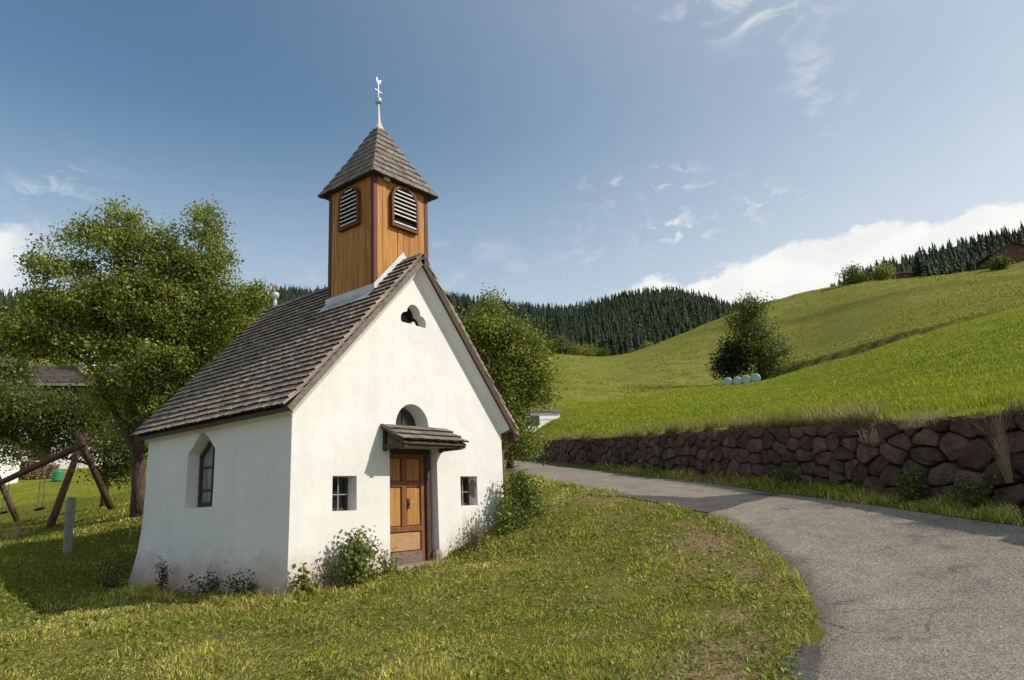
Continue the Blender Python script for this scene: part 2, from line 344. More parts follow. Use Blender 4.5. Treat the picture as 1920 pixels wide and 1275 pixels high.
PLASTER = mat_plaster()
SHINGLE = mat_noise('weathered_shingle', [(.25, (.125, .095, .072)), (.5, (.27, .215, .165)), (.75, (.46, .385, .305))], 7, (1, .12, 1), .85, .5, 20, .006, coord='Object', tint=.2)
DECK = mat_noise('roof_deck', [(.3, (.03, .025, .02)), (.7, (.06, .05, .04))], 6, rough=.9)
VERGE = mat_noise('verge_board', [(.3, (.10, .075, .065)), (.7, (.21, .17, .15))], 5, (3, 3, 3), .8, .3)
DARKWOOD = mat_noise('dark_wood', [(.3, (.035, .022, .016)), (.7, (.085, .055, .038))], 6, (6, 6, 1), .75, .35)
PLANK = mat_noise('stained_plank', [(.22, (.17, .068, .012)), (.5, (.34, .150, .028)), (.78, (.47, .225, .048))], 2.6, (7, 7, .55), .62, .35, 9, .004, dist=.6, tint=.16, spec=.25)
REDWOOD = mat_noise('red_trim', [(.3, (.065, .018, .013)), (.7, (.125, .034, .024))], 6, (5, 5, 1), .6, .25)
SLAT = mat_noise('slat_paint', [(.3, (.40, .385, .34)), (.7, (.60, .58, .53))], 12, rough=.7, bump=.15)
BLACK = mat_plain('dark_inside', (.012, .011, .010), .9, spec=.05)
DOORWOOD = mat_noise('door_frame_wood', [(.25, (.105, .036, .018)), (.5, (.18, .066, .030)), (.75, (.26, .105, .045))], 3, (8, 8, .7), .55, .25, tint=.08)
DOORPANEL = mat_noise('door_panel_wood', [(.25, (.22, .095, .022)), (.5, (.33, .155, .038)), (.75, (.43, .22, .062))], 3, (9, 9, .6), .5, .2, tint=.1)
PALEPANEL = mat_noise('worn_panel_wood', [(.25, (.26, .15, .065)), (.5, (.36, .215, .10)), (.75, (.43, .28, .15))], 3, (1.2, 5, 9), .7, .3)
KICK = mat_noise('weathered_kick_board', [(.3, (.10, .07, .055)), (.7, (.2, .155, .125))], 4, (2, 4, 8), .85, .3)
METAL = mat_plain('dull_metal', (.42, .43, .44), .5, .6)
ZINC = mat_noise('zinc_flashing', [(.3, (.36, .37, .36)), (.7, (.52, .52, .50))], 3, rough=.55, bump=.1, metallic=.25)
RUST = mat_noise('rusty_metal', [(.3, (.15, .055, .022)), (.7, (.30, .13, .06))], 8, rough=.8, bump=.3)
COPPER = mat_noise('brown_gutter', [(.3, (.13, .075, .05)), (.7, (.23, .14, .10))], 5, rough=.55, bump=.1, metallic=.2)
STONE = mat_noise('field_stone', [(.2, (.050, .032, .023)), (.45, (.108, .070, .051)), (.65, (.158, .105, .077)), (.85, (.21, .165, .13))], 3.2, rough=.92, bump=.8, bscale=11, bdist=.05, tint=.34, spec=.15)
EARTH = mat_noise('dark_earth', [(.3, (.022, .017, .012)), (.7, (.05, .038, .026))], 4, rough=1, bump=.6)
CONCRETE = mat_noise('doorstep_stone', [(.3, (.17, .125, .10)), (.7, (.30, .24, .20))], 4, rough=.9, bump=.5)
BARK = mat_noise('bark', [(.3, (.045, .030, .020)), (.55, (.105, .075, .052)), (.8, (.19, .145, .105))], 3, (6, 6, 1.3), .95, 1.0, 5, .04)
LOG = mat_noise('log_wood', [(.3, (.045, .024, .015)), (.7, (.115, .062, .038))], 5, (6, 6, 1.2), .7, .4)
GREYPOST = mat_noise('grey_post_wood', [(.3, (.15, .135, .12)), (.7, (.28, .255, .23))], 5, (6, 6, .8), .9, .5)
LEAF = mat_leaf('leaf', .42); GRASSM = mat_leaf('grass_blade', .30, .6, .2); NEEDLE = mat_leaf('needle', .12, .7, .15)
LAWN = mat_ground('lawn_soil', 16, .8, .04); MEADOWM = mat_ground('meadow_ground', 3.2, 1.0, .20)
ASPHALT = mat_asphalt('asphalt', (.175, .150, .120), (.245, .212, .170)); DARK_ASPHALT = mat_asphalt('dark_asphalt', (.055, .051, .048), (.085, .079, .074), False)
GLASS = mat_plain('dark_glass', (.02, .022, .024), .08, spec=.6)
CURTAIN = mat_noise('curtained_glass', [(.35, (.10, .115, .12)), (.65, (.23, .25, .25))], 3, (4, 4, .5), .12, 0, spec=.6)
HOUSEWHITE = mat_noise('house_render', [(.3, (.70, .69, .66)), (.7, (.80, .79, .76))], 2, rough=.9, bump=.2)
TILE = mat_noise('roof_tile', [(.3, (.15, .125, .11)), (.7, (.24, .205, .185))], 3, rough=.85, bump=.3)
WRAP = mat_noise('bale_wrap', [(.3, (.24, .36, .33)), (.7, (.34, .46, .42))], 3, rough=.35, bump=.25, bdist=.03, tint=.08)
PLASTICGREEN = mat_plain('green_plastic', (.05, .27, .16), .4)
PATCHGREY = mat_noise('bare_mortar', [(.3, (.20, .18, .16)), (.7, (.30, .275, .25))], 6, rough=.95, bump=.6)

# ------------------------------------------------------------------ terrain
RD = np.array([0.6464731, 0.75729904, 0.09257803])          # run of the road and the stone wall (rising 9 %)
RN = np.array([0.76056534, -0.6492614, 0.0])                # across it, towards the slope
L0 = np.array([7.521, -1.917, 0.9165]); Q0 = L0 + 3.2*RN    # left and right edge of the lane
WALL_OFF = 1.15
def off_s(xy):
    xy = np.atleast_2d(xy); d = xy[:, :2]-Q0[:2]; rdh = RD[:2]/np.linalg.norm(RD[:2])
    return d@RN[:2], d@rdh
def polar(xy):
    xy = np.atleast_2d(xy); d = xy[:, :2]-CAM[:2]; a = d@RH[:2]; b = d@FH[:2]
    return np.arctan2(a, b), np.hypot(a, b)
g_ctl = [(0,0,-.30),(1,-.3,-.22),(2.0,-.3,-.06),(3.2,-.3,-.02),(4.2,-.4,.30),(5.3,-.3,.52),(0,5.2,-.22),(-.3,2.5,-.32),(5.4,5,1.15),(2.6,6,.5),
         tuple(CAM+np.array([0,0,-1.62])), (-9,-12,-.95), (-3.6,.1,-.55), (-2.0,-5.9,-.62), (-.3,-3,-.45), (2.4,-6.9,-.28), (4.2,-5.0,.15), (3,-3,-.05),
         tuple(L0+8*RD), tuple(L0+18*RD), tuple(L0+34*RD), tuple(L0), tuple(Q0+34*RD), tuple(Q0+18*RD), tuple(Q0+8*RD), tuple(Q0), tuple(Q0-4*RD), tuple(Q0-8*RD+np.array([0,0,.0])),
         (-2,-16,-.75), (-12,-18,-1.2), (-16,-8,-1.0), (-12,2,-.6)]
for s in (-6, 0, 8, 18, 34): g_ctl.append(tuple(Q0+s*RD+WALL_OFF*RN+np.array([0,0,.06])))
for u, v, d in ((210,957,21),(90,992,19),(125,1040,16),(255,967,18.5),(150,892,42),(0,892,42),(38,976,25),(10,1060,14),(280,890,40),(420,880,40)): g_ctl.append(tuple(P(u, v, d)))
g_ctl = np.array(g_ctl, float)
G = TPS(g_ctl[:, :2], g_ctl[:, 2], lam=.02)
def gz(x, y): return float(G([(x, y)])[0])
def hit(u, v, fn=G, t0=3.0, t1=90):
    d = ray(u, v); ts = np.linspace(t0, t1, 1800); pts = CAM+ts[:, None]*d; dz = pts[:, 2]-fn(pts[:, :2])
    i = int(np.argmax(dz < 0)) if (dz < 0).any() else len(ts)-1
    return pts[i]

AZ_LEFT = float(polar(P(930, 860, 40)[None])[0][0])
# the lane: left edge from the picture, right edge straight along the wall
left_px = [(945,881),(1000,893),(1064,907),(1130,921),(1200,935),(1270,950),(1335,966),(1395,992),(1440,1024),(1485,1062),(1515,1100),(1533,1145),(1537,1190),(1515,1235),(1475,1275)]
edgeL = [L0+s*RD for s in (60, 48, 38, 30, 24)]
edgeL = [np.array(e) for e in edgeL] + [hit(u, v) for u, v in left_px] + [np.array((-1.6,-8.6,0)), np.array((-3.2,-10.6,0)), np.array((-6,-14,0)), np.array((-9,-19,0))]
edgeL = np.array(edgeL)[:, :2]
edgeR = np.array([(Q0+s*RD)[:2] for s in (60, 48, 38, 30, 24, 18, 14, 11, 8, 5, 2.5, 0, -2, -4, -6, -8)] + [np.array((2.6,-13.2)), np.array((-.5,-16.5)), np.array((-4,-21)), np.array((-6,-25))])
def resample(pl, n):
    d = np.concatenate([[0], np.cumsum(np.hypot(*np.diff(pl, axis=0).T))]); t = np.linspace(0, d[-1], n)
    return np.stack([np.interp(t, d, pl[:, k]) for k in (0, 1)], 1)
def smooth_pl(pl, n):
    q = resample(pl, n); 
    for _i in range(6): q[1:-1] = .25*q[:-2]+.5*q[1:-1]+.25*q[2:]
    return q
EL = smooth_pl(edgeL, 260); ER = smooth_pl(edgeR, 260)
def side_of_left(xy):
    """distance to the left road edge, positive on the road side (nearest segment)"""
    xy = np.atleast_2d(xy)[:, :2]; out = np.empty(len(xy))
    pl = EL; seg = pl[1:]-pl[:-1]; nrm = np.stack([-seg[:, 1], seg[:, 0]], 1); nrm /= np.linalg.norm(nrm, axis=1)[:, None]
    for i in range(0, len(xy), 20000):
        c = xy[i:i+20000]; d2 = ((c[:, None]-pl[None])**2).sum(-1); j = np.clip(d2.argmin(1), 0, len(seg)-1)
        out[i:i+20000] = ((c-pl[j])*nrm[j]).sum(1)
    return out
if side_of_left([(9, -5)])[0] < 0: _sgn = -1
else: _sgn = 1
def road_side(xy): return _sgn*side_of_left(xy)

# ---- near ground sheet (lawn, verge)
def lawn_colour(x, y):
    n = fbm(x*.45, y*.45); n2 = fbm(x*1.7+9, y*1.7); c = np.empty((len(x), 3))
    a = np.array((.100, .108, .018)); b = np.array((.165, .145, .036)); t = sstep((n*.6+n2*.4-.36)*3.2)[:, None]
    c[:] = a*(1-t)+b*t
    rs = road_side(np.stack([x, y], 1)); dry = (np.exp(-((rs+.75)/.55)**2)*sstep((fbm(x*.9+4, y*.9)-.38)*5)*sstep((1.5-y)/4))[:, None]*1.1
    dry = np.clip(dry, 0, 1)
    return c*(1-dry)+np.array((.24, .165, .085))*dry
st = .28
gx = np.arange(-22, 52, st); gy = np.arange(-26, 56, st); GX, GY = np.meshgrid(gx, gy, indexing='ij')
xy = np.stack([GX.ravel(), GY.ravel()], 1); GZ = G(xy)
GZ += (fbm(xy[:, 0]*.6, xy[:, 1]*.6)-.5)*.10*(np.clip(-road_side(xy)/1.0, 0, 1))
of, ss = off_s(xy); az, rr = polar(xy)
on_road = (road_side(xy) > 0.0) & (of < 0.0)
GZ = GZ - np.where((road_side(xy) > .02) & (of < -.02), .10, 0)          # the road bed is dug a little
keep = (of < WALL_OFF+.45) & ((rr < 37) | (az > AZ_LEFT)) & (rr < 66)
ny = len(gy); idx = np.arange(len(xy)).reshape(GX.shape)
quads = np.stack([idx[:-1, :-1], idx[1:, :-1], idx[1:, 1:], idx[:-1, 1:]], -1).reshape(-1, 4)
quads = quads[keep[quads].all(1)]
lawn = link('lawn', mesh_np('lawn', np.c_[xy, GZ], quads, LAWN, True, lawn_colour(xy[:, 0], xy[:, 1]))); tag(lawn, kind='structure')
def ground(x, y):
    x = np.asarray(x, float); y = np.asarray(y, float); q = np.stack([x, y], -1).reshape(-1, 2)
    return G(q) + (fbm(q[:, 0]*.6, q[:, 1]*.6)-.5)*.10*(np.clip(-road_side(q)/1.0, 0, 1))
# ---- road sheet
nc = 26; V = []; 
for k in range(nc):
    t = k/(nc-1); V.append(EL*(1-t)+ER*t)
V = np.stack(V, 1); rag = (fbm(np.arange(260)*.35, np.zeros(260)+3)-.5)*.16
Vf = V.reshape(-1, 2); rz = G(Vf)+.012
edge = np.minimum(np.arange(nc), nc-1-np.arange(nc))
rz = rz - np.tile(np.where(edge == 0, .07, 0), 260)
ri = np.arange(260*nc).reshape(260, nc); rq = np.stack([ri[:-1, :-1], ri[1:, :-1], ri[1:, 1:], ri[:-1, 1:]], -1).reshape(-1, 4)
road = link('road', mesh_np('road', np.c_[Vf, rz], rq[:, ::-1].copy(), ASPHALT, True)); tag(road, kind='structure')
def patch_sheet(name, px, mat, lift, sub=10):
    pts = np.array([hit(u, v)[:2] for u, v in px]); c = pts.mean(0); vs = [c]; fs = []; n = len(pts)
    # densify outline
    dn = []
    for k in range(n):
        a, b = pts[k], pts[(k+1) % n]
        for t in np.linspace(0, 1, 8)[:-1]: dn.append(a*(1-t)+b*t)
    dn = np.array(dn); dn += (np.stack([fbm(dn[:, 0]*1.7, dn[:, 1]*1.7), fbm(dn[:, 0]*1.7+50, dn[:, 1]*1.7)], 1)-.5)*.25
    rings = [dn*t+c*(1-t) for t in (1, .75, .5, .25)]; V2 = np.concatenate(rings+[c[None]]); m_ = len(dn); F = []
    for r in range(3):
        for k in range(m_): F.append([r*m_+k, r*m_+(k+1) % m_, (r+1)*m_+(k+1) % m_, (r+1)*m_+k])
    for k in range(m_): F.append([3*m_+k, 3*m_+(k+1) % m_, 4*m_])
    z = G(V2)+lift; me = mesh_np(name, np.c_[V2, z], F, mat, True)
    bm = bmesh.new(); bm.from_mesh(me); bmesh.ops.recalc_face_normals(bm, faces=bm.faces)
    if sum(f.normal.z for f in bm.faces) < 0: bmesh.ops.reverse_faces(bm, faces=bm.faces)
    bm.to_mesh(me); bm.free()
    return tag(link(name, me), kind='structure')
patch_sheet('dark_road_band', [(1120,931),(1230,937),(1330,934),(1420,926),(1470,926),(1425,939),(1370,953),(1322,962),(1240,945),(1160,932)], DARK_ASPHALT, .018)  # darker band across the lane, laid as a separate thin sheet
patch_sheet('road_edge_patch', [(1478,1215),(1500,1205),(1535,1218),(1540,1250),(1520,1290),(1475,1285),(1468,1250)], DARK_ASPHALT, .019)

# ---- the slope above the wall, the far meadows and the wooded ridges: elevation over (azimuth, log distance)
m_pts = []
WT = [(945,829),(1000,825),(1075,822),(1150,819),(1230,814),(1300,808),(1370,804),(1440,800),(1540,795),(1640,788),(1780,780),(1920,768),(2060,752)]
def wall_pt(u, v, off):
    P0 = Q0+off*RN; d = ray(u, v); return CAM+d*(((P0-CAM)@RN)/(d@RN))
wall_top = np.array([wall_pt(u, v, WALL_OFF) for u, v in WT])
for q in wall_top:
    m_pts.append(q+RN*.3); m_pts.append(q+RN*1.5+np.array([0, 0, .22]))
mc = [(1040,790,52),(1040,752,78),(1040,705,125),(1040,664,225),(1150,785,46),(1150,752,80),(1150,705,150),(1150,670,235),
      (1260,770,46),(1260,740,80),(1260,690,150),(1260,634,230),(1320,727,90),(1390,721,95),(1390,722,106),(1390,690,140),(1390,640,170),(1390,580,230),
      (1500,696,88),(1500,697,97),(1500,625,160),(1500,550,230),(1620,662,80),(1620,662,89),(1620,600,140),(1620,528,220),(1760,622,72),(1760,620,80),(1760,565,130),(1760,518,200),
      (1920,580,66),(1920,574,74),(1920,530,125),(1920,509,160),(1890,497,180),(1930,486,180),(1850,504,182),(2000,470,180),(2100,540,64),(2100,470,170),
      (1920,690,27),(1760,715,30),(1600,742,33),(1440,765,38),(1300,780,40),(1500,720,70),(1700,665,55),(1900,625,45),
      # behind the crests
      (1150,690,300),(1260,665,300),(1390,625,300),(1500,590,300),(1620,560,290),(1760,545,260),(1920,530,230),(2100,500,230),(1040,680,300),
      # wooded ridges (ground)
      (1160,668,380),(1100,598,620),(1000,600,640),(900,592,640),(820,582,640),(700,590,640),(560,578,640),(1180,578,610),(1250,567,600),(1320,582,600),(1370,600,590),(1450,620,580),
      (1570,546,430),(1700,497,430),(1800,468,430),(1920,440,430),(2100,405,430),(1700,440+110,330),
      (1250,640,900),(900,660,900),(1600,560,800),(1920,500,800),(2100,480,800),(400,640,900),(0,660,900),
      # left: the farm and the wood behind
      (0,850,60),(150,850,60),(300,840,60),(0,790,100),(300,770,100),(600,760,100),(850,740,120),(950,730,130),(950,680,230),(0,700,200),(300,690,250),(600,690,260),
      (0,590,520),(150,592,520),(350,586,560),(-200,560,520),(-200,700,200),(-200,800,100)]
for u, v, d in mc: m_pts.append(P(u, v, d))
for a in np.linspace(-.95, AZ_LEFT-.02, 9):
    for r_ in (34, 37, 42):
        x, y = CAM[0]+r_*(math.sin(a)*RH[0]+math.cos(a)*FH[0]), CAM[1]+r_*(math.sin(a)*RH[1]+math.cos(a)*FH[1])
        m_pts.append(np.array([x, y, gz(x, y)]))
m_pts = np.array(m_pts); _a, _r = polar(m_pts); KA = 3.0
M = TPS(np.c_[_a*KA, np.log(_r)], (m_pts[:, 2]-CAM[2])/_r, lam=2e-4)
BANK1 = np.array([polar(P(u, v, d)[None])[0][0] for u, v, d in ((1420,700,100),(1500,697,97),(1620,662,89),(1760,620,80),(1920,574,74),(2100,530,70))])
BANK1R = np.array([polar(P(u, v, d)[None])[1][0] for u, v, d in ((1420,700,103),(1500,697,99),(1620,662,91),(1760,620,82),(1920,574,76),(2100,530,72))])
B2 = [polar(P(u, v, d)[None]) for u, v, d in ((1250,632,215),(1380,622,185),(1480,607,172),(1620,580,160),(1760,552,150),(1920,526,138),(2100,500,130))]
BANK2 = np.array([b[0][0] for b in B2]); BANK2R = np.array([b[1][0] for b in B2])
def meadow(xy):
    a, r = polar(xy); z = CAM[2]+r*M(np.c_[a*KA, np.log(np.maximum(r, 1))])
    b1 = np.interp(a, BANK1, BANK1R); k1 = sstep((a-BANK1[0]+.03)/.06)
    k1 = k1*(1-.75*sstep((a-BANK1[2])/(BANK1[4]-BANK1[2]))); z = z + k1*(1.1*sstep((r-b1)/1.6) - 1.1*sstep((r-b1-2)/45))
    b2 = np.interp(a, BANK2, BANK2R); k2 = sstep((a-BANK2[0])/.1)
    z = z + k2*(.7*sstep((r-b2)/3) - .7*sstep((r-b2-4)/40))
    return z + (fbm(xy[:, 0]*.11, xy[:, 1]*.11)-.5)*.5*np.clip((r-20)/60, 0, 1) + (fbm(xy[:, 0]*.5+3, xy[:, 1]*.5)-.5)*.16
def mz(x, y): return float(meadow(np.array([[x, y]]))[0])
azs = np.concatenate([np.linspace(-1.05, -.3, 80), np.linspace(-.295, 1.0, 300)]); rs_ = np.exp(np.linspace(math.log(9), math.log(1500), 330))
A2, R2 = np.meshgrid(azs, rs_, indexing='ij'); A2 = A2.ravel(); R2 = R2.ravel()
mxy = np.stack([CAM[0]+R2*(np.sin(A2)*RH[0]+np.cos(A2)*FH[0]), CAM[1]+R2*(np.sin(A2)*RH[1]+np.cos(A2)*FH[1])], 1)
MZ = meadow(mxy); mof, ms = off_s(mxy)
mkeep = np.where(A2 < AZ_LEFT, R2 > 35.2, mof > WALL_OFF+.05)
MZ = MZ - np.where((A2 < AZ_LEFT) & (R2 < 38), .04, 0)
mi = np.arange(len(mxy)).reshape(len(azs), len(rs_)); mq = np.stack([mi[:-1, :-1], mi[1:, :-1], mi[1:, 1:], mi[:-1, 1:]], -1).reshape(-1, 4)
mq = mq[mkeep[mq].all(1)][:, ::-1].copy()
def meadow_colour(x, y):
    q = np.stack([x, y], 1); a, r = polar(q); n = fbm(x*.05, y*.05); n2 = fbm(x*.35+8, y*.35)
    near = np.array((.145, .180, .016)); near2 = np.array((.220, .235, .026)); far = np.array((.185, .195, .034)); far2 = np.array((.255, .230, .055)); wood = np.array((.022, .030, .012))
    t = sstep((n*.5+n2*.5-.38)*4)[:, None]
    lim = np.where(a > BANK1[0], np.interp(a, BANK1, BANK1R), np.interp(a, [AZ_LEFT, .05, BANK1[0]], [60, 75, 98]))
    k = sstep((r-lim)/4)[:, None]; c = (near*(1-t)+near2*t)*(1-k)+(far*(1-t)+far2*t)*k
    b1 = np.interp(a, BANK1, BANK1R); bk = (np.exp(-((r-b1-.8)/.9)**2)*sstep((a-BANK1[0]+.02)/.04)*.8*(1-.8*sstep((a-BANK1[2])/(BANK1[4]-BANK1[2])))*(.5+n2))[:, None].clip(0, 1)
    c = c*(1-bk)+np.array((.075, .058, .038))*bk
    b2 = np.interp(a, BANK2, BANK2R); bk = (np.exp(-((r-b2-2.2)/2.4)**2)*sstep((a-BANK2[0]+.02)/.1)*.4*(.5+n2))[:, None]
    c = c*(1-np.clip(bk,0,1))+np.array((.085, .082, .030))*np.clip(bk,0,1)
    # worn track across the far meadow
    w_ = sstep((r-285)/20)[:, None]; return c*(1-w_)+wood*w_
meadow_o = link('meadow_hillside', mesh_np('meadow_hillside', np.c_[mxy, MZ], mq, MEADOWM, True, meadow_colour(mxy[:, 0], mxy[:, 1]))); tag(meadow_o, kind='structure')

# ---- grassy shoulder along the top of the wall
_so = np.argsort(off_s(wall_top)[1]); _WS = off_s(wall_top)[1][_so]; _WZ = wall_top[_so, 2]
_rdh = RD[:2]/np.linalg.norm(RD[:2]); sS = np.linspace(-8.6, 47, 220); sO = np.array([.30, .45, .7, 1.0, 1.5, 2.2, 3.0])-.15
SV = []; SC = []
for k, o_ in enumerate(sO):
    q = Q0[:2]+np.outer(sS, _rdh)+RN[:2]*(WALL_OFF+o_); zt = np.interp(sS, _WS, _WZ); zm = meadow(q); t = sstep((o_-.15)/1.6)
    z = zt*(1-t)+(zm+.035)*t+(fbm(q[:, 0]*2.1, q[:, 1]*2.1)-.5)*.10-(.10 if k == 0 else 0)-(.12 if k == len(sO)-1 else 0)
    SV.append(np.c_[q, z]); c = meadow_colour(q[:, 0], q[:, 1]); w_ = np.clip(1-(o_-.1)/.8, 0, 1)*.4; SC.append(c*(1-w_)+np.array((.20, .145, .065))*w_)
SV = np.stack(SV, 1); si_ = np.arange(SV.shape[0]*SV.shape[1]).reshape(SV.shape[:2])
sq = np.stack([si_[:-1, :-1], si_[1:, :-1], si_[1:, 1:], si_[:-1, 1:]], -1).reshape(-1, 4)
shoulder = link('grass_bank', mesh_np('grass_bank', SV.reshape(-1, 3), sq[:, ::-1].copy(), LAWN, True, np.stack(SC, 1).reshape(-1, 3))); tag(shoulder, kind='structure')

# ------------------------------------------------------------------ dry stone retaining wall
def clip_poly(poly, a, b, c):
    out = []; n = len(poly)
    for i in range(n):
        p, q = poly[i], poly[(i+1) % n]; dp = a*p[0]+b*p[1]-c; dq = a*q[0]+b*q[1]-c
        if dp <= 0: out.append(p)
        if (dp < 0) != (dq < 0) and abs(dp-dq) > 1e-12:
            t = dp/(dp-dq); out.append((p[0]+t*(q[0]-p[0]), p[1]+t*(q[1]-p[1])))
    return out
RDH = np.array([RD[0], RD[1], 0])/math.hypot(RD[0], RD[1])
wo, wsv = off_s(wall_top); _o = np.argsort(wsv); WS = wsv[_o]; WZ = wall_top[_o, 2]
def wtop(s): return float(np.interp(s, WS, WZ))
def wbase(s):
    q = Q0+RDH*s+RN*WALL_OFF; return gz(q[0], q[1])-.12
def build_wall():
    s0, s1 = -8.6, 47.0
    root = empty('stone_wall', (Q0+RDH*6+RN*WALL_OFF).tolist()[:2]+[wbase(6)], 'long dry stone retaining wall of reddish brown boulders beside the road', 'stone wall')
    rnd = random.Random(5); sites = []; s = s0
    # courses of uneven stones
    z_levels = 4.6
    for c in range(5):
        s = s0+rnd.random()*.5
        while s < s1:
            far = max(0, (s-8)/20); wdt = rnd.choice((.4, .5, .6, .75, .9, 1.15))*rnd.uniform(.85, 1.15)*(1+far*.85)
            h = (c+.5+rnd.uniform(-.40, .40))/z_levels
            if rnd.random() < .12: sites.append((s+wdt*.2, (h+.12))); sites.append((s+wdt*.8, h-.12))
            else: sites.append((s+wdt/2, h))
            s += wdt
    H = 1.5
    S2 = [(a, b*H) for a, b in sites]
    for i, (cx, cy) in enumerate(S2):
        poly = [(cx-1.2, 0), (cx+1.2, 0), (cx+1.2, H), (cx-1.2, H)]
        for j, (ox, oy) in enumerate(S2):
            if j == i or abs(ox-cx) > 2.0: continue
            k = 1.5   # anisotropy: stones lie flat
            dx, dy = ox-cx, (oy-cy)*k*k; c0 = (ox*ox-cx*cx)/2+(oy*oy-cy*cy)*k*k/2
            poly = clip_poly(poly, dx, dy, c0)
            if len(poly) < 3: break
        if len(poly) < 3: continue
        pts = np.array(poly); ctr = pts.mean(0)
        # resample outline to 12 points with rounded corners
        d = np.concatenate([[0], np.cumsum(np.hypot(*np.diff(np.r_[pts, pts[:1]], axis=0).T))]); tt = np.linspace(0, d[-1], 13)[:-1]; pc = np.r_[pts, pts[:1]]
        o12 = np.stack([np.interp(tt, d, pc[:, k]) for k in (0, 1)], 1); kk = rnd.uniform(.04, .14); o12 = o12*(1-2*kk)+kk*(np.roll(o12, 1, 0)+np.roll(o12, -1, 0))
        gap = .018; rad = np.hypot(*(o12-ctr).T)[:, None]; o12 = ctr+(o12-ctr)*(1-gap/np.maximum(rad, .08))
        o12 += np.array([[rnd.uniform(-.012, .012), rnd.uniform(-.012, .012)] for _i in range(12)])
        bul = rnd.uniform(.03, .11); tilt = rnd.uniform(-.12, .12), rnd.uniform(-.10, .14)
        size = float(rad.mean())
        rings = ((1.0, -.22), (1.0, bul*.45), (.86, bul*.95), (.45, bul*1.05)); vs = []; fs = []
        def place(q, out):
            sx = q[0]; zb = wbase(sx); zt = wtop(sx)-.03; z = zb+(zt-zb)*q[1]/H
            lean = .16*q[1]/H
            return (Q0+RDH*sx+RN*(WALL_OFF+lean-.05)+np.array([0, 0, 0]))*np.array([1, 1, 0])+np.array([0, 0, z])-RN*out
        for (k, out) in rings:
            for q in o12:
                qq = ctr+(q-ctr)*k; vs.append(place(qq, out+(qq[0]-ctr[0])*tilt[0]+(qq[1]-ctr[1])*tilt[1]+rnd.uniform(-.024, .024)*(out > 0)))
        vs.append(place(ctr, bul*1.08+rnd.uniform(-.02, .02)))
        for r in range(3):
            for q in range(12): fs.append([r*12+q, r*12+(q+1) % 12, (r+1)*12+(q+1) % 12, (r+1)*12+q])
        for q in range(12): fs.append([36+q, 36+(q+1) % 12, 48])
        MB().add(vs, fs).build('stone', STONE, root, smooth=False)
    # earth packed behind the stones
    b = MB(); ts = np.linspace(s0, s1, 60)
    for i in range(len(ts)-1):
        q = []
        for s in (ts[i], ts[i+1]):
            base = Q0+RDH*s+RN*(WALL_OFF+.10); base[2] = wbase(s)-.3; topv = Q0+RDH*s+RN*(WALL_OFF+.24); topv[2] = wtop(s)-.07
            bk = topv+RN*.55; q += [base, topv, bk]
        b.add(q, [[0, 3, 4, 1], [1, 4, 5, 2]])
    b.build('earth_backing', EARTH, root)
    return root
build_wall()

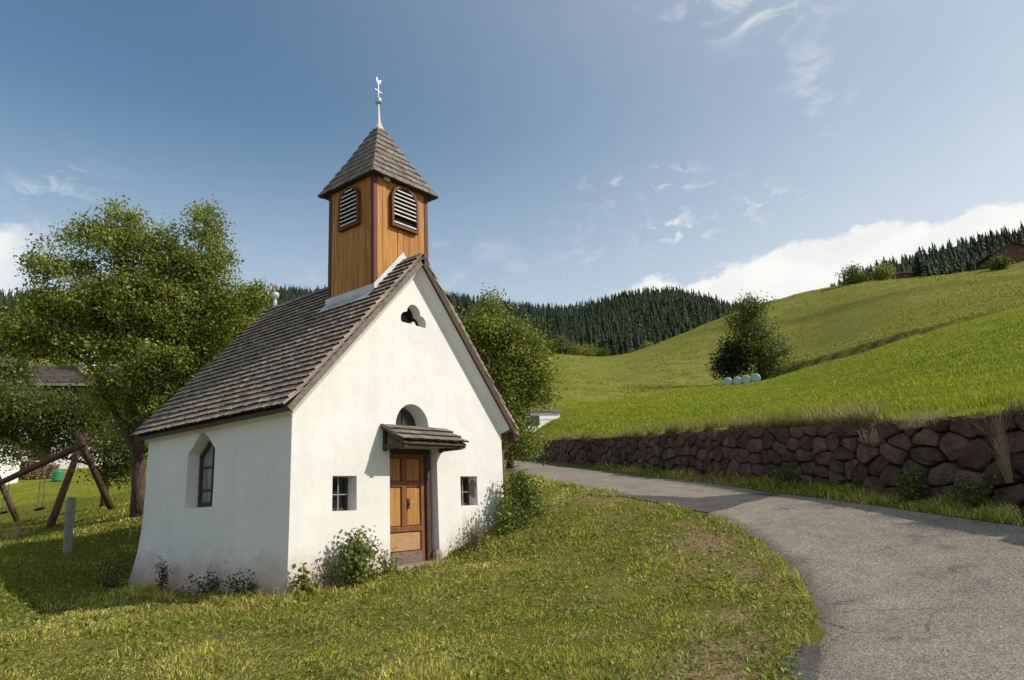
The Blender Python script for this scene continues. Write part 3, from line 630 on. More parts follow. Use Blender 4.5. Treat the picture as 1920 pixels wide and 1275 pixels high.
# ------------------------------------------------------------------ the chapel
W, HE, HR, AX, RZ, LEN = 5.173, 2.74, 2.70, 2.714, 5.76, 4.85
SL = (RZ-.10-HE)/AX; SR = (RZ-.10-HR)/(W-AX)
chapel = empty('chapel', (W/2, LEN/2, -.3), 'small whitewashed chapel with shingled roof and wooden bell tower beside the road', 'chapel')
def boolean(o, cutters):
    for c in cutters:
        md = o.modifiers.new('cut', 'BOOLEAN'); md.operation = 'DIFFERENCE'; md.solver = 'EXACT'; md.object = c
    dg = bpy.context.evaluated_depsgraph_get(); dg.update(); me = bpy.data.meshes.new_from_object(o.evaluated_get(dg)); o.modifiers.clear(); o.data = me
    for c in cutters: d = c.data; bpy.data.objects.remove(c); bpy.data.meshes.remove(d)
def build_body():
    # body lofted over levels; the foot spreads out at the rear left corner
    lv = [(-1.3, .10, .42), (-.35, .08, .29), (.0, .05, .17), (.35, .025, .08), (.8, .008, .02), (1.4, 0, 0), (HE, 0, 0)]
    b = MB(); n = 4; vs = []; fs = []
    for z, fl, rear in lv:
        zz = z
        vs += [(-fl*.35, -fl*.2, zz), (W+fl*.3, -fl*.2, zz if z < HE else HR), (W+fl, LEN+fl, zz if z < HE else HR), (-fl-rear*.12, LEN+rear, zz)]
    for i in range(len(lv)-1):
        for k in range(4): fs.append([i*4+k, i*4+(k+1) % 4, (i+1)*4+(k+1) % 4, (i+1)*4+k])
    t = (len(lv)-1)*4; vs += [(AX, 0, RZ-.10), (AX, LEN, RZ-.10)]; a, c = len(vs)-2, len(vs)-1
    fs += [[3, 2, 1, 0], [t, t+1, a], [t+2, t+3, c], [t+1, t+2, c, a], [t+3, t, a, c]]
    b.add(vs, fs); body = b.build('wall', PLASTER, None)
    cut = []
    def C(poly, axis, a, bb, poly2=None): cut.append(MB().prism(poly, axis, a, bb, poly2).build('cutter', None, None))
    # door recess: straight left jamb, splayed right jamb
    C([(1.985, -.28), (3.24, -.28), (3.22, 2.03), (2.0, 2.02)], 1, -.25, .34, [(2.06, -.28), (3.22, -.28), (3.20, 2.03), (2.06, 2.02)])
    arc = [(2.15, 2.30)]+[(2.59-.44*math.cos(t), 2.42+.44*math.sin(t)) for t in np.linspace(0, math.pi, 15)]+[(3.03, 2.30)]
    arc2 = [(2.59+(x-2.59)*.86, 2.3+(z-2.3)*.9) for x, z in arc]
    C(arc, 1, -.2, .36, arc2)
    for x0, x1 in ((.781, 1.299), (3.843, 4.355)):
        C([(x0, .946), (x1, .946), (x1, 1.522), (x0, 1.522)], 1, -.2, .30, [(x0+.03, .95), (x1-.02, .95), (x1-.02, 1.50), (x0+.03, 1.50)])
    tre = []
    for t in np.linspace(math.radians(-75), math.radians(255), 26):   # three-lobed opening, flat at its foot
        tre.append((t, 0))
    lob = [(2.66, 4.62, .175), (2.47, 4.47, .15), (2.84, 4.45, .15)]
    pts = []
    for k in range(48):
        a_ = 2*math.pi*k/48; d = np.array([math.cos(a_), math.sin(a_)]); best = .02
        for cx, cz, r_ in lob:
            o = np.array([2.66-cx, 4.50-cz]); bq = o@d; disc = bq*bq-(o@o-r_*r_)
            if disc > 0: best = max(best, -bq+math.sqrt(disc))
        q = np.array([2.66, 4.50])+d*best; q[1] = max(q[1], 4.385-.04*(q[0]-2.66)); pts.append((float(q[0]), float(q[1])))
    C(pts, 1, -.2, 1.4, [(x*.94+.06*2.66, z*.94+.06*4.5) for x, z in pts])
    # tall side window with a pointed head, splayed
    so_ = [(2.22, 1.10), (3.28, 1.10), (3.28, 2.10), (2.73, 2.60), (2.22, 2.15)]
    si = [(2.46, 1.13), (3.20, 1.13), (3.21, 2.08), (2.93, 2.37), (2.46, 2.10)]
    si = [(2.36, 1.14), (3.20, 1.14), (3.21, 2.07), (2.83, 2.38), (2.36, 2.10)]
    C(so_, 0, -.3, .30, None if False else si)
    # the cutter's outer face lies 0.3 m outside the wall: widen it there so the edge on the wall is so_
    boolean(body, cut)
    bm = bmesh.new(); bm.from_mesh(body.data); bmesh.ops.remove_doubles(bm, verts=bm.verts, dist=1e-4); bmesh.ops.recalc_face_normals(bm, faces=bm.faces); bm.to_mesh(body.data); bm.free()
    body.data.materials.clear(); body.data.materials.append(PLASTER)
    under(body, chapel); return pts, arc2, si
TRE, ARC2, SI = build_body()

# dark panes and frames inside the openings
tr = MB().prism(TRE, 1, .21, .23).build('gable_opening_back', BLACK, chapel)  # black plate painted as the darkness of the attic behind the opening
aw = MB().prism(ARC2, 1, .30, .34).build('fanlight', DARKWOOD, chapel)
MB().prism([(2.6+(x-2.6)*.86, 2.33+(z-2.33)*.88) for x, z in ARC2], 1, .288, .298).build('pane', GLASS, aw)
MB().bar((2.60, .284, 2.33), (2.60, .284, 2.78), .03, .02, (0, 1, 0)).build('glazing_bar', DARKWOOD, aw)
for x0, x1, lab in ((.811, 1.279, None), (3.873, 4.335, None)):
    fr = MB(); w_ = .045
    fr.box(x0, x0+w_, .22, .285, .955, 1.495).box(x1-w_, x1, .22, .285, .955, 1.495).box(x0+w_, x1-w_, .221, .285, .955, 1.0).box(x0+w_, x1-w_, .221, .285, 1.45, 1.495)
    wn = fr.build('window', DARKWOOD, chapel)
    MB().box(x0+w_, x1-w_, .265, .28, 1.0, 1.45).build('pane', GLASS, wn)
    MB().bar((x0+.02, .19, 1.215), (x1-.02, .19, 1.215), .014, .014).build('iron_bar', METAL, wn)
    MB().bar(((x0+x1)/2, .185, .955), ((x0+x1)/2, .185, 1.495), .014, .014, (0, 1, 0)).build('iron_bar', METAL, wn)
# patch of bare mortar in the right window's reveal
b = MB(); vs = []
for k in range(18):
    t = 2*math.pi*k/18; r_ = 1+.22*math.sin(3*t+1)+.15*math.sin(5*t); yy = .14+.105*math.cos(t)*r_; zz = 1.27+.17*math.sin(t)*r_
    vs.append((4.355-.055*max(0, min(1, (yy)/.5))-.006, yy, zz))
b.add(vs, [list(range(18))]); b.build('bare_mortar_patch', PATCHGREY, chapel)
# side window
fr = MB()
sw = MB().prism(SI, 0, .265, .29).build('side_window', DARKWOOD, chapel)
fr = MB()
def inset(poly, k, c): return [(c[0]+(y-c[0])*k, c[1]+(z-c[1])*k) for y, z in poly]
cc = (2.78, 1.72); outer = SI; inner = inset(SI, .86, cc)
n5 = len(SI)
for k in range(n5):
    a0, a1, b0, b1 = outer[k], outer[(k+1) % n5], inner[k], inner[(k+1) % n5]
    fr.add([(.21, *a0), (.21, *a1), (.21, *b1), (.21, *b0), (.27, *a0), (.27, *a1), (.27, *b1), (.27, *b0)], [[0,1,2,3],[7,6,5,4],[0,4,5,1],[2,6,7,3],[1,5,6,2],[3,7,4,0]])
fr.build('frame', DARKWOOD, sw)
MB().prism(inner, 0, .25, .262).build('pane', CURTAIN, sw)
for z in (1.43, 1.84): MB().box(.225, .256, 2.40, 3.16, z-.022, z+.022).build('glazing_bar', DARKWOOD, sw)
MB().box(.228, .254, 2.75, 2.785, 1.16, 2.30).build('glazing_bar', DARKWOOD, sw)

# door
dy = .20
df = MB(); df.box(2.0, 2.07, dy-.04, dy+.10, -.1, 2.03).box(3.06, 3.165, dy-.07, dy+.10, -.1, 2.03).box(2.07, 3.06, dy-.039, dy+.10, 1.93, 2.03)
df.build('door_frame', DARKWOOD, chapel, bevel=.004)
door = MB().box(2.07, 3.06, dy+.02, dy+.075, -.02, 1.93).build('door', DOORWOOD, chapel)
def dp(name, x0, x1, z0, z1, mat, proud): return MB().box(x0, x1, dy+.02-proud, dy+.022, z0, z1).build(name, mat, door, bevel=.006)
# stiles and rails stand proud, panels sit back
for x0, x1, z0, z1 in ((2.07, 2.15, -.02, 1.93), (2.96, 3.06, -.02, 1.93), (2.48, 2.60, .62, 1.93)): dp('stile', x0, x1, z0, z1, DOORWOOD, .035)
for z0, z1 in ((1.86, 1.93), (1.33, 1.42), (.53, .62)): dp('rail', 2.15, 2.96, z0, z1, DOORWOOD, .033)
for x0, x1 in ((2.15, 2.48), (2.60, 2.96)):
    dp('door_panel', x0+.02, x1-.02, 1.44, 1.84, DOORPANEL, .014); dp('door_panel', x0+.02, x1-.02, .64, 1.31, DOORPANEL, .014)
dp('door_panel', 2.17, 2.94, .20, .51, PALEPANEL, .02); dp('kick_board', 2.15, 2.96, -.02, .18, KICK, .04)
MB().box(2.605, 2.655, dy-.036, dy-.016, .93, 1.12).build('lock_plate', DARKWOOD, door)
MB().tube([(2.63, dy-.03, 1.05), (2.63, dy-.085, 1.05), (2.70, dy-.09, 1.045), (2.72, dy-.085, 1.04)], [.011, .011, .010, .008], 8).build('handle', METAL, door, True)
st_ = MB().box(1.92, 3.30, -.30, .34, -.5, -.02).build('doorstep', CONCRETE, chapel, bevel=.025)
MB().lathe((3.235, .06, -.1), [(.10, 0), (.105, .2), (.07, .27)], 10).build('boot_stone', CONCRETE, chapel)

# ---- roof
SH_MESH = []
def shingle_mesh(i, mat):
    rr_ = random.Random(100+i); L_, w_, t_ = .46, 1.0, .030
    a, b_ = rr_.uniform(-.012, .012), rr_.uniform(-.012, .012); c = rr_.uniform(.9, 1.1)
    v = [(-.5, 0+a, 0), (0, rr_.uniform(-.02, .02), 0), (.5, b_, 0), (.5, L_, 0), (-.5, L_, 0),
         (-.5, a, t_*c), (0, 0, t_*c+rr_.uniform(-.003, .005)), (.5, b_, t_*rr_.uniform(.9, 1.1)), (.5, L_, .006), (-.5, L_, .006)]
    f = [[4, 3, 2, 1, 0], [5, 6, 9], [6, 8, 9], [6, 7, 8], [0, 1, 6, 5], [1, 2, 7, 6], [2, 3, 8, 7], [3, 4, 9, 8], [4, 0, 5, 9]]
    me = mesh_np('shingle', v, f, mat); me.materials.append(BUTT)
    for k in (4, 5): me.polygons[k].material_index = 1
    return me
BUTT = mat_noise('end_grain_shade', [(.3, (.020, .016, .012)), (.7, (.055, .044, .034))], 9, rough=.95, bump=.3)  # end grain painted dark, putting the shadow lines between courses into the colour
SHINGLE_D = mat_noise('dark_weathered_shingle', [(.25, (.075, .060, .048)), (.5, (.165, .138, .112)), (.75, (.28, .24, .20))], 7, (1, .12, 1), .85, .5, 20, .006, coord='Object', tint=.22)
SPIRE_S = mat_noise('spire_shingle', [(.25, (.070, .057, .046)), (.5, (.155, .130, .106)), (.75, (.26, .225, .185))], 5, (3, 3, 1.2), .85, .5, 14, .006, tint=.22)
SH_MESH = [shingle_mesh(i, SHINGLE) for i in range(10)]; SH_MESH_D = [shingle_mesh(i, SHINGLE_D) for i in range(10)]
def shingle_field(parent, origin, ex, ey, en, width, length, expo, wr, rnd, limit, clip=None, tilt=.14, lift=0.0, near=None, meshes=None):
    """courses of shingles on a plane: ex along the eave, ey up the slope, en outwards. The `limit` nearest are objects, the rest one joined part"""
    meshes = meshes or SH_MESH; items = []; rows = int(length/expo)+1
    for r in range(rows):
        y = r*expo; x = -rnd.uniform(0, wr[1])
        while x < width:
            w_ = rnd.uniform(*wr); x0, x1 = max(x, 0), min(x+w_-.006, width)
            if clip: x0, x1 = max(x0, clip(y)[0]), min(x1, clip(y)[1])
            if x1-x0 > .035 and y < length-.03:
                items.append((r, (x0+x1)/2, y+rnd.uniform(-.007, .007), x1-x0, rnd.uniform(-.008, .008), rnd.randrange(10), rnd.uniform(.9, 1.12), tilt+rnd.uniform(-.004, .005), min(.46, max(.06, length-y+.02))))
            x += w_
    def mat_of(it):
        r, xc, y, w_, rot, k, tk, ti, sl_ = it
        o = origin+ex*xc+ey*y+en*(lift+.004)
        ey2 = (ey*math.cos(ti)-en*math.sin(ti)).normalized() if False else (ey-en*ti).normalized()
        en2 = ex.cross(ey2).normalized()
        if en2.dot(en) < 0: en2 = -en2
        o = o+en*(ti*.46)
        ca, sa = math.cos(rot), math.sin(rot); X = ex*ca+ey2*sa; Y = ey2*ca-ex*sa
        m_ = Matrix.Identity(4)
        for a in range(3): m_[a][0], m_[a][1], m_[a][2], m_[a][3] = X[a]*w_, Y[a]*(sl_/.46), en2[a]*tk, o[a]
        return m_
    mats = [(mat_of(it), it[5]) for it in items]
    order = sorted(range(len(mats)), key=lambda i: (Vector(mats[i][0].translation)-Vector(CAM.tolist())).length) if near is None else sorted(range(len(mats)), key=lambda i: near(mats[i][0].translation))
    chosen = set(order[:limit]); V_, F_, R_, MI_ = [], [], [], []; o = 0
    for i, (m_, k) in enumerate(mats):
        if i in chosen:
            ob = bpy.data.objects.new('shingle', meshes[k]); COL.objects.link(ob); ob.parent = parent; ob.matrix_parent_inverse = Matrix.Identity(4); ob.matrix_basis = m_
        else:
            me = meshes[k]; r0 = rnd.random()
            for v in me.vertices: V_.append(tuple(m_@v.co)); R_.append(r0)
            for p in me.polygons: F_.append([q+o for q in p.vertices]); MI_.append(p.material_index)
            o += len(me.vertices)
    if V_:
        jm = mesh_np('shingles', V_, F_, SHINGLE_J, rnd=R_); jm.materials.append(BUTT); jm.polygons.foreach_set('material_index', MI_)
        ob = link('shingles', jm, parent); ob.matrix_parent_inverse = Matrix.Identity(4); ob['kind'] = 'stuff'
SHINGLE_J = mat_noise('weathered_shingle_courses', [(.25, (.125, .095, .072)), (.5, (.27, .215, .165)), (.75, (.46, .385, .305))], 5, (3, 3, 1.2), .85, .5, 14, .006, tint=.2)
OH, EV, LY = .20, .20, 4.98
def slope_frame(side):
    s = SL if side < 0 else SR; half = AX if side < 0 else W-AX
    ey = Vector((-side, 0, s)).normalized(); en = Vector((side*s, 0, 1)).normalized()
    xe = -EV if side < 0 else W+EV; ze = RZ-.06-s*(half+EV)
    return xe, ze, ey, en, math.hypot(half+EV, s*(half+EV))
deck = MB()
for side in (-1, 1):
    xe, ze, ey, en, ln = slope_frame(side)
    a = Vector((xe, -OH, ze)); b_ = Vector((xe, LY, ze)); t = Vector((AX, -OH, RZ-.06)); u = Vector((AX, LY, RZ-.06)); dn = -en*.05
    vs = [a, b_, u, t, a+dn, b_+dn, u+dn, t+dn]
    deck.add(vs, [[0,1,2,3],[4,7,6,5],[0,3,7,4],[1,0,4,5],[2,1,5,6],[3,2,6,7]])
roof = deck.build('roof', DECK, chapel)
rs1 = random.Random(11)
xe, ze, ey, en, ln = slope_frame(-1)
shingle_field(roof, Vector((xe-.02, -OH-.03, ze))-ey*.05, Vector((0, 1, 0)), ey, en, LY+OH+.06, ln+.06, .168, (.10, .21), rs1, 300)
xe, ze, ey, en, ln = slope_frame(1)
shingle_field(roof, Vector((xe+.02, -OH-.03, ze))-ey*.05, Vector((0, 1, 0)), ey, en, LY+OH+.06, ln+.06, .168, (.10, .21), rs1, 0)
# ridge boards, front verge boards, white soffit
for side in (-1, 1):
    xe, ze, ey, en, ln = slope_frame(side)
    for (ya, yb) in ((-OH-.04, .30), (1.85, LY+.03)):
        q = Vector((AX, 0, RZ-.01)) + en*.045
        bb = MB(); a0 = q+Vector((0, ya, 0)); vs = []
        for yy in (ya, yb):
            for (d_, n_) in ((.02, 0), (-.17, 0), (-.17, .02), (.02, .02)): vs.append(q+Vector((0, yy, 0))+ey*d_+en*n_)
        bb.add(vs, [[0,1,2,3],[7,6,5,4],[0,4,5,1],[1,5,6,2],[2,6,7,3],[3,7,4,0]]).build('ridge_board', VERGE, roof)
    bb = MB(); a = Vector((xe, -OH-.02, ze)); t = Vector((AX, -OH-.02, RZ-.06)); vs = []
    for q in (a-ey*.04, t+ey*(.0)):
        for (yy, n_) in ((-.012, .015), (.025, .015), (.025, -.085), (-.012, -.085)): vs.append(q+Vector((0, yy, 0))+en*n_)
    bb.add(vs, [[0,1,2,3],[7,6,5,4],[0,4,5,1],[1,5,6,2],[2,6,7,3],[3,7,4,0]]).build('verge_board', VERGE if side < 0 else DARKWOOD, roof)
    # plastered cove between gable wall and roof edge
    s = SL if side < 0 else SR; bb = MB(); vs = []
    for q in (a+ey*.06, t-ey*.0):
        base = q-en*.075
        vs += [base+Vector((0, .05, 0)), base+Vector((0, OH+.02, 0)), base+Vector((0, OH+.02, 0))-en*.15]
    bb.add(vs, [[0,1,2],[5,4,3],[0,3,4,1],[1,4,5,2],[2,5,3,0]]).build('soffit', PLASTER, chapel)
# left eave: soffit cove and board
xe, ze, ey, en, ln = slope_frame(-1)
bb = MB(); bb.prism([(-.17, ze-.035), (.02, ze+.12), (.02, ze-.13)], 1, -.01, LEN-.02).build('eave_cove', PLASTER, chapel)
MB().box(-.225, -.195, -OH, LY, ze-.085, ze-.02).build('eave_board', DARKWOOD, roof)
MB().box(W+.01, W+.17, -.02, LEN, ze-.10, ze-.03).build('eave_board', DARKWOOD, roof)
# gutter and downpipe on the right
gx_ = W+.30; MB().tube([(gx_, -OH-.02, HR-.30), (gx_, LY, HR-.32)], .065, 10).build('gutter', COPPER, chapel, True)
MB().tube([(gx_, -.10, HR-.33), (gx_, -.10, HR-.46), (W+.14, .05, HR-.62), (W+.07, .06, HR-.72), (W+.07, .06, .2)], .04, 10).build('downpipe', COPPER, chapel, True)
MB().box(gx_-.09, gx_+.09, -.20, -.0, HR-.46, HR-.28).build('rainwater_head', DARKWOOD, chapel, bevel=.015)
# ball finial at the rear end of the ridge
MB().lathe((AX, LY-.15, RZ-.05), [(.05, 0), (.05, .22), (.03, .30), (.085, .33), (.095, .38), (.085, .44), (.02, .47)], 14).build('ridge_finial', ZINC, chapel, True)
MB().bar((AX, LY-.15, RZ+.40), (AX, LY-.15, RZ+.60), .02, .02, (0, 1, 0)).bar((AX-.06, LY-.15, RZ+.53), (AX+.06, LY-.15, RZ+.53), .012, .08).build('finial_flag', RUST, chapel)

# ---- bell tower
TX0, TX1, TY0, TY1, TZ0, TZ1 = 1.991, 3.437, .376, 1.775, 4.98, 7.48
core = MB().box(TX0+.04, TX1-.04, TY0+.04, TY1-.04, TZ0, TZ1).build('bell_tower', BLACK, chapel)
rt = random.Random(3)
def planks(axis, fixed, a, b, outward):
    x = a; n = 0
    while x < b-.01:
        w_ = min(rt.uniform(.15, .24), b-x)
        if b-x-w_ < .08: w_ = b-x
        t = .022+rt.uniform(-.004, .004); g = .004; z0 = TZ0
        m_ = MB()
        if axis == 'y': m_.box(x+g, x+w_-g, *(sorted((fixed+.041*outward*-1, fixed+(t-.02)*outward))), z0, TZ1)
        else: m_.box(*(sorted((fixed+.041*outward*-1, fixed+(t-.02)*outward))), x+g, x+w_-g, z0, TZ1)
        m_.build('plank', PLANK, core, bevel=.003); x += w_
planks('y', TY0, TX0+.05, TX1-.05, -1); planks('y', TY1, TX0+.05, TX1-.05, 1); planks('x', TX0, TY0+.05, TY1-.05, -1); planks('x', TX1, TY0+.05, TY1-.05, 1)
for cx, cy in ((TX0, TY0), (TX1, TY0), (TX0, TY1), (TX1, TY1)):
    sx = 1 if cx == TX0 else -1; sy = 1 if cy == TY0 else -1; o_ = .016
    MB().box(*sorted((cx-o_*sx, cx+.075*sx)), *sorted((cy-o_*sy, cy+.028*sy)), TZ0, TZ1).box(*sorted((cx-o_*sx, cx+.028*sx)), *sorted((cy+.028*sy, cy+.075*sy)), TZ0, TZ1).build('corner_board', REDWOOD, core)
def louvre(face, c, hw, z0, zs, fixed):
    """arched opening with slats; face 'front' or 'left': everything a few cm proud of the planks"""
    zt = 7.40 if face == 'front' else 7.38; rise = zt-zs
    def arch(k, bot):
        pts = [(c-hw*k, bot), (c+hw*k, bot)]
        for t in np.linspace(0, math.pi, 13): pts.append((c+hw*k*math.cos(t), zs+(rise-hw*(1-k))*math.sin(t)))
        return pts
    ax_ = 1 if face == 'front' else 0; s = -1
    win = MB().prism(arch(.93, z0+.03), ax_, fixed-.030, fixed-.012).build('louvre_window', BLACK, core)
    # frame: ring between two arches
    o_, i_ = arch(1.0, z0), arch(.86, z0+.055); n = len(o_); b = MB(); vs = []
    mk = (lambda q, d: (q[0], d, q[1])) if ax_ == 1 else (lambda q, d: (d, q[0], q[1]))
    for k in range(n):
        k2 = (k+1) % n; vs = [mk(o_[k], fixed-.10), mk(o_[k2], fixed-.10), mk(i_[k2], fixed-.10), mk(i_[k], fixed-.10), mk(o_[k], fixed-.01), mk(o_[k2], fixed-.01), mk(i_[k2], fixed-.01), mk(i_[k], fixed-.01)]
        b.add(vs, [[0,1,2,3],[7,6,5,4],[0,4,5,1],[2,6,7,3]])
    fr_ = b.build('frame', REDWOOD, core); 
    z = z0+.085
    k = 0
    while z < zt-.10:
        wdt = hw*.84
        if z+.02 > zs: wdt = hw*.84*math.sqrt(max(0, 1-((z+.02-zs)/(rise-.06))**2))
        if wdt > .06 and not (face == 'front' and k in (1,)):
            a0, a1 = c-wdt, c+wdt
            vs = []
            for q in (a0, a1):
                for d_, zz in ((fixed-.088, z), (fixed-.088, z+.028), (fixed-.034, z+.062), (fixed-.034, z+.048)): vs.append(mk((q, zz), d_))
            MB().add(vs, [[0,1,2,3],[7,6,5,4],[0,4,5,1],[1,5,6,2],[2,6,7,3],[3,7,4,0]]).build('slat', SLAT, core)
        z += .088; k += 1
louvre('front', 2.745, .362, 6.46, 7.08, TY0); louvre('left', 1.07, .31, 6.49, 7.10, TX0)
# flashing where the tower meets the roof
def flash():
    b = MB()
    for side in (-1, 1):
        s = SL if side < 0 else SR; half = abs((TX0 if side < 0 else TX1)-AX)
        zr = lambda x: RZ+.02-s*abs(x-AX)
        xa = TX0-.03 if side < 0 else TX1+.03
        # along the front face: sloped strip
        b.add([(AX, TY0-.045, zr(AX)+.0), (xa, TY0-.045, zr(xa)+.0), (xa, TY0-.045, zr(xa)+.20), (AX, TY0-.045, zr(AX)+.20),
               (AX, TY0-.02, zr(AX)), (xa, TY0-.02, zr(xa)), (xa, TY0-.02, zr(xa)+.20), (AX, TY0-.02, zr(AX)+.20)], [[0,1,2,3],[7,6,5,4],[0,4,5,1],[1,5,6,2],[2,6,7,3]])
        b.add([(AX, TY0-.045, zr(AX)+.045), (xa, TY0-.045, zr(xa)+.045), (xa, TY0-.22, zr(xa)+.03), (AX, TY0-.22, zr(AX)+.03)], [[0,1,2,3]])
        xb = xa+side*.012
        b.add([(xb, TY0-.045, zr(xb)+.0), (xb, TY1+.05, zr(xb)+.0), (xb, TY1+.05, zr(xb)+.20), (xb, TY0-.045, zr(xb)+.20)], [[0,1,2,3]])
        xc = xb+side*.20
        b.add([(xb, TY0-.045, zr(xb)+.085), (xb, TY1+.05, zr(xb)+.085), (xc, TY1+.05, zr(xc)+.085), (xc, TY0-.045, zr(xc)+.085)], [[0,1,2,3]])
    b.build('flashing', ZINC, chapel, recalc=False)
flash()
# ---- spire roof: four bell-cast faces of shingles
CX, CY = (TX0+TX1)/2, (TY0+TY1)/2; EZ, AZ_ = 7.44, 9.10; hwx = (TX1-TX0)/2+.16; hwy = (TY1-TY0)/2+.16
spire = MB().add([(CX-hwx, CY-hwy, EZ), (CX+hwx, CY-hwy, EZ), (CX+hwx, CY+hwy, EZ), (CX-hwx, CY+hwy, EZ),
                  (CX-hwx*.52, CY-hwy*.52, EZ+.78), (CX+hwx*.52, CY-hwy*.52, EZ+.78), (CX+hwx*.52, CY+hwy*.52, EZ+.78), (CX-hwx*.52, CY+hwy*.52, EZ+.78), (CX, CY, AZ_+.05)],
                 [[0,3,2,1],[0,1,5,4],[1,2,6,5],[2,3,7,6],[3,0,4,7],[4,5,8],[5,6,8],[6,7,8],[7,4,8]]).build('tower_roof', DECK, chapel)
rs2 = random.Random(21)
def spire_face(d, vis):
    # d: outward unit vector of the face; each shingle is cut to the hips
    d = Vector(d); ex = Vector((-d.y, d.x, 0)); hd = hwx if abs(d.x) > .5 else hwy; he = hwy if abs(d.x) > .5 else hwx
    prof = [(1.0, EZ), (.52, EZ+.78), (.0, AZ_+.05)]
    pts3 = [Vector((CX, CY, z))+d*(hd*r) for r, z in prof]; l0 = (pts3[1]-pts3[0]).length; l1 = (pts3[2]-pts3[1]).length
    def at(y):
        if y < l0: t = y/l0; return pts3[0].lerp(pts3[1], t), he*(1+(.52-1)*t), (pts3[1]-pts3[0]).normalized()
        t = min(1, (y-l0)/l1); return pts3[1].lerp(pts3[2], t), he*.52*(1-t), (pts3[2]-pts3[1]).normalized()
    y = -.03; expo = .186; V_, F_, R_ = [], [], []
    while y < l0+l1-.16:
        y2 = min(y+expo*1.25, l0+l1-.02); p0, h0, e0 = at(max(y, 0)); p1, h1, e1 = at(y2); p0 = p0+e0*min(y, 0)
        en_ = ex.cross(e0); en_ = en_ if en_.dot(d) > 0 else -en_
        x = -h0-.02; 
        while x < h0+.015:
            w_ = rs2.uniform(.09, .17); xe_ = min(x+w_, h0+.02)
            if h0+.02-xe_ < .05: xe_ = h0+.02
            xa, xb = x+.003, xe_-.003; ta, tb = max(-h1-.012, min(h1+.012, xa)), max(-h1-.012, min(h1+.012, xb))
            th = rs2.uniform(.016, .028); j0, j1 = rs2.uniform(-.014, .014), rs2.uniform(-.014, .014); up = .012
            vs = [p0+ex*xa+e0*j0+en_*up, p0+ex*xb+e0*j1+en_*up, p1+ex*tb-en_*.004, p1+ex*ta-en_*.004,
                  p0+ex*xa+e0*j0+en_*(up+th), p0+ex*xb+e0*j1+en_*(up+th), p1+ex*tb+en_*.006, p1+ex*ta+en_*.006]
            fs = [[0,1,2,3],[7,6,5,4],[0,4,5,1],[1,5,6,2],[3,7,4,0]]
            if vis: MB().add(vs, fs).build('shingle', SPIRE_S, spire)
            else:
                o = len(V_); V_ += [tuple(v) for v in vs]; F_ += [[i+o for i in f] for f in fs]; R_ += [rs2.random()]*8
            x = xe_
        y += expo
    if V_:
        ob = link('shingles', mesh_np('shingles', V_, F_, SPIRE_S, rnd=R_), spire); ob.matrix_parent_inverse = Matrix.Identity(4); ob['kind'] = 'stuff'
spire_face((0, -1, 0), True); spire_face((-1, 0, 0), True); spire_face((1, 0, 0), False); spire_face((0, 1, 0), False)
MB().lathe((CX, CY, 0), [(.135, 8.98), (.085, 9.10), (.05, 9.22), (.035, 9.42), (.026, 9.58), (.026, 9.66)], 8).build('spire_cap', ZINC, chapel)
MB().lathe((CX, CY, 0), [(.03, 9.64), (.072, 9.66), (.075, 9.73), (.072, 9.76), (.03, 9.80)], 14).build('spire_ball', METAL, chapel, True)
MB().bar((CX, CY, 9.78), (CX, CY, 10.12), .014, .014, (0, 1, 0)).bar((CX-.085, CY+.02, 9.99), (CX+.085, CY-.02, 9.93), .014, .014).build('cross', METAL, chapel)
ck = [(0, 0), (.03, .05), (.075, .07), (.06, .10), (.10, .16), (.05, .14), (.0, .10), (-.03, .15), (-.05, .20), (-.065, .15), (-.055, .07), (-.02, .04)]
MB().prism([(CX+x*.9, 10.11+z*.95) for x, z in ck], 1, CY-.006, CY+.006).build('weathercock', METAL, chapel)
# floodlight under the tower eave
MB().box(2.20, 2.34, TY0-.10, TY0-.03, 7.38, 7.47).build('floodlight', ZINC, chapel, bevel=.01)

# ---- canopy over the door
can = MB().add([(1.82, .0, 2.40), (3.40, .0, 2.40), (3.40, -.60, 2.07), (1.82, -.60, 2.07), (1.82, .0, 2.36), (3.40, .0, 2.36), (3.40, -.60, 2.03), (1.82, -.60, 2.03)],
               [[0,1,2,3],[7,6,5,4],[0,4,5,1],[1,5,6,2],[2,6,7,3],[3,7,4,0]]).build('door_canopy', DARKWOOD, chapel)
eyc = Vector((0, .60, .33)).normalized(); enc = Vector((0, -.33, .60)).normalized()
shingle_field(can, Vector((1.79, -.62, 2.06)), Vector((1, 0, 0)), eyc, enc, 1.64, .70, .225, (.11, .24), random.Random(8), 100, None, .085, .0, meshes=SH_MESH_D)
for x in (1.90, 3.30):
    MB().box(x-.04, x+.04, -.57, .02, 1.97, 2.05).build('bracket', DARKWOOD, can)
    MB().bar((x, -.02, 2.34), (x, -.02, 1.95), .07, .05, (0, 1, 0)).build('bracket', DARKWOOD, can)
MB().box(1.80, 3.42, -.56, -.50, 1.995, 2.06).build('front_beam', REDWOOD, can)
MB().box(1.94, 3.26, -.50, -.01, 2.032, 2.045).build('soffit_board', SLAT, can)

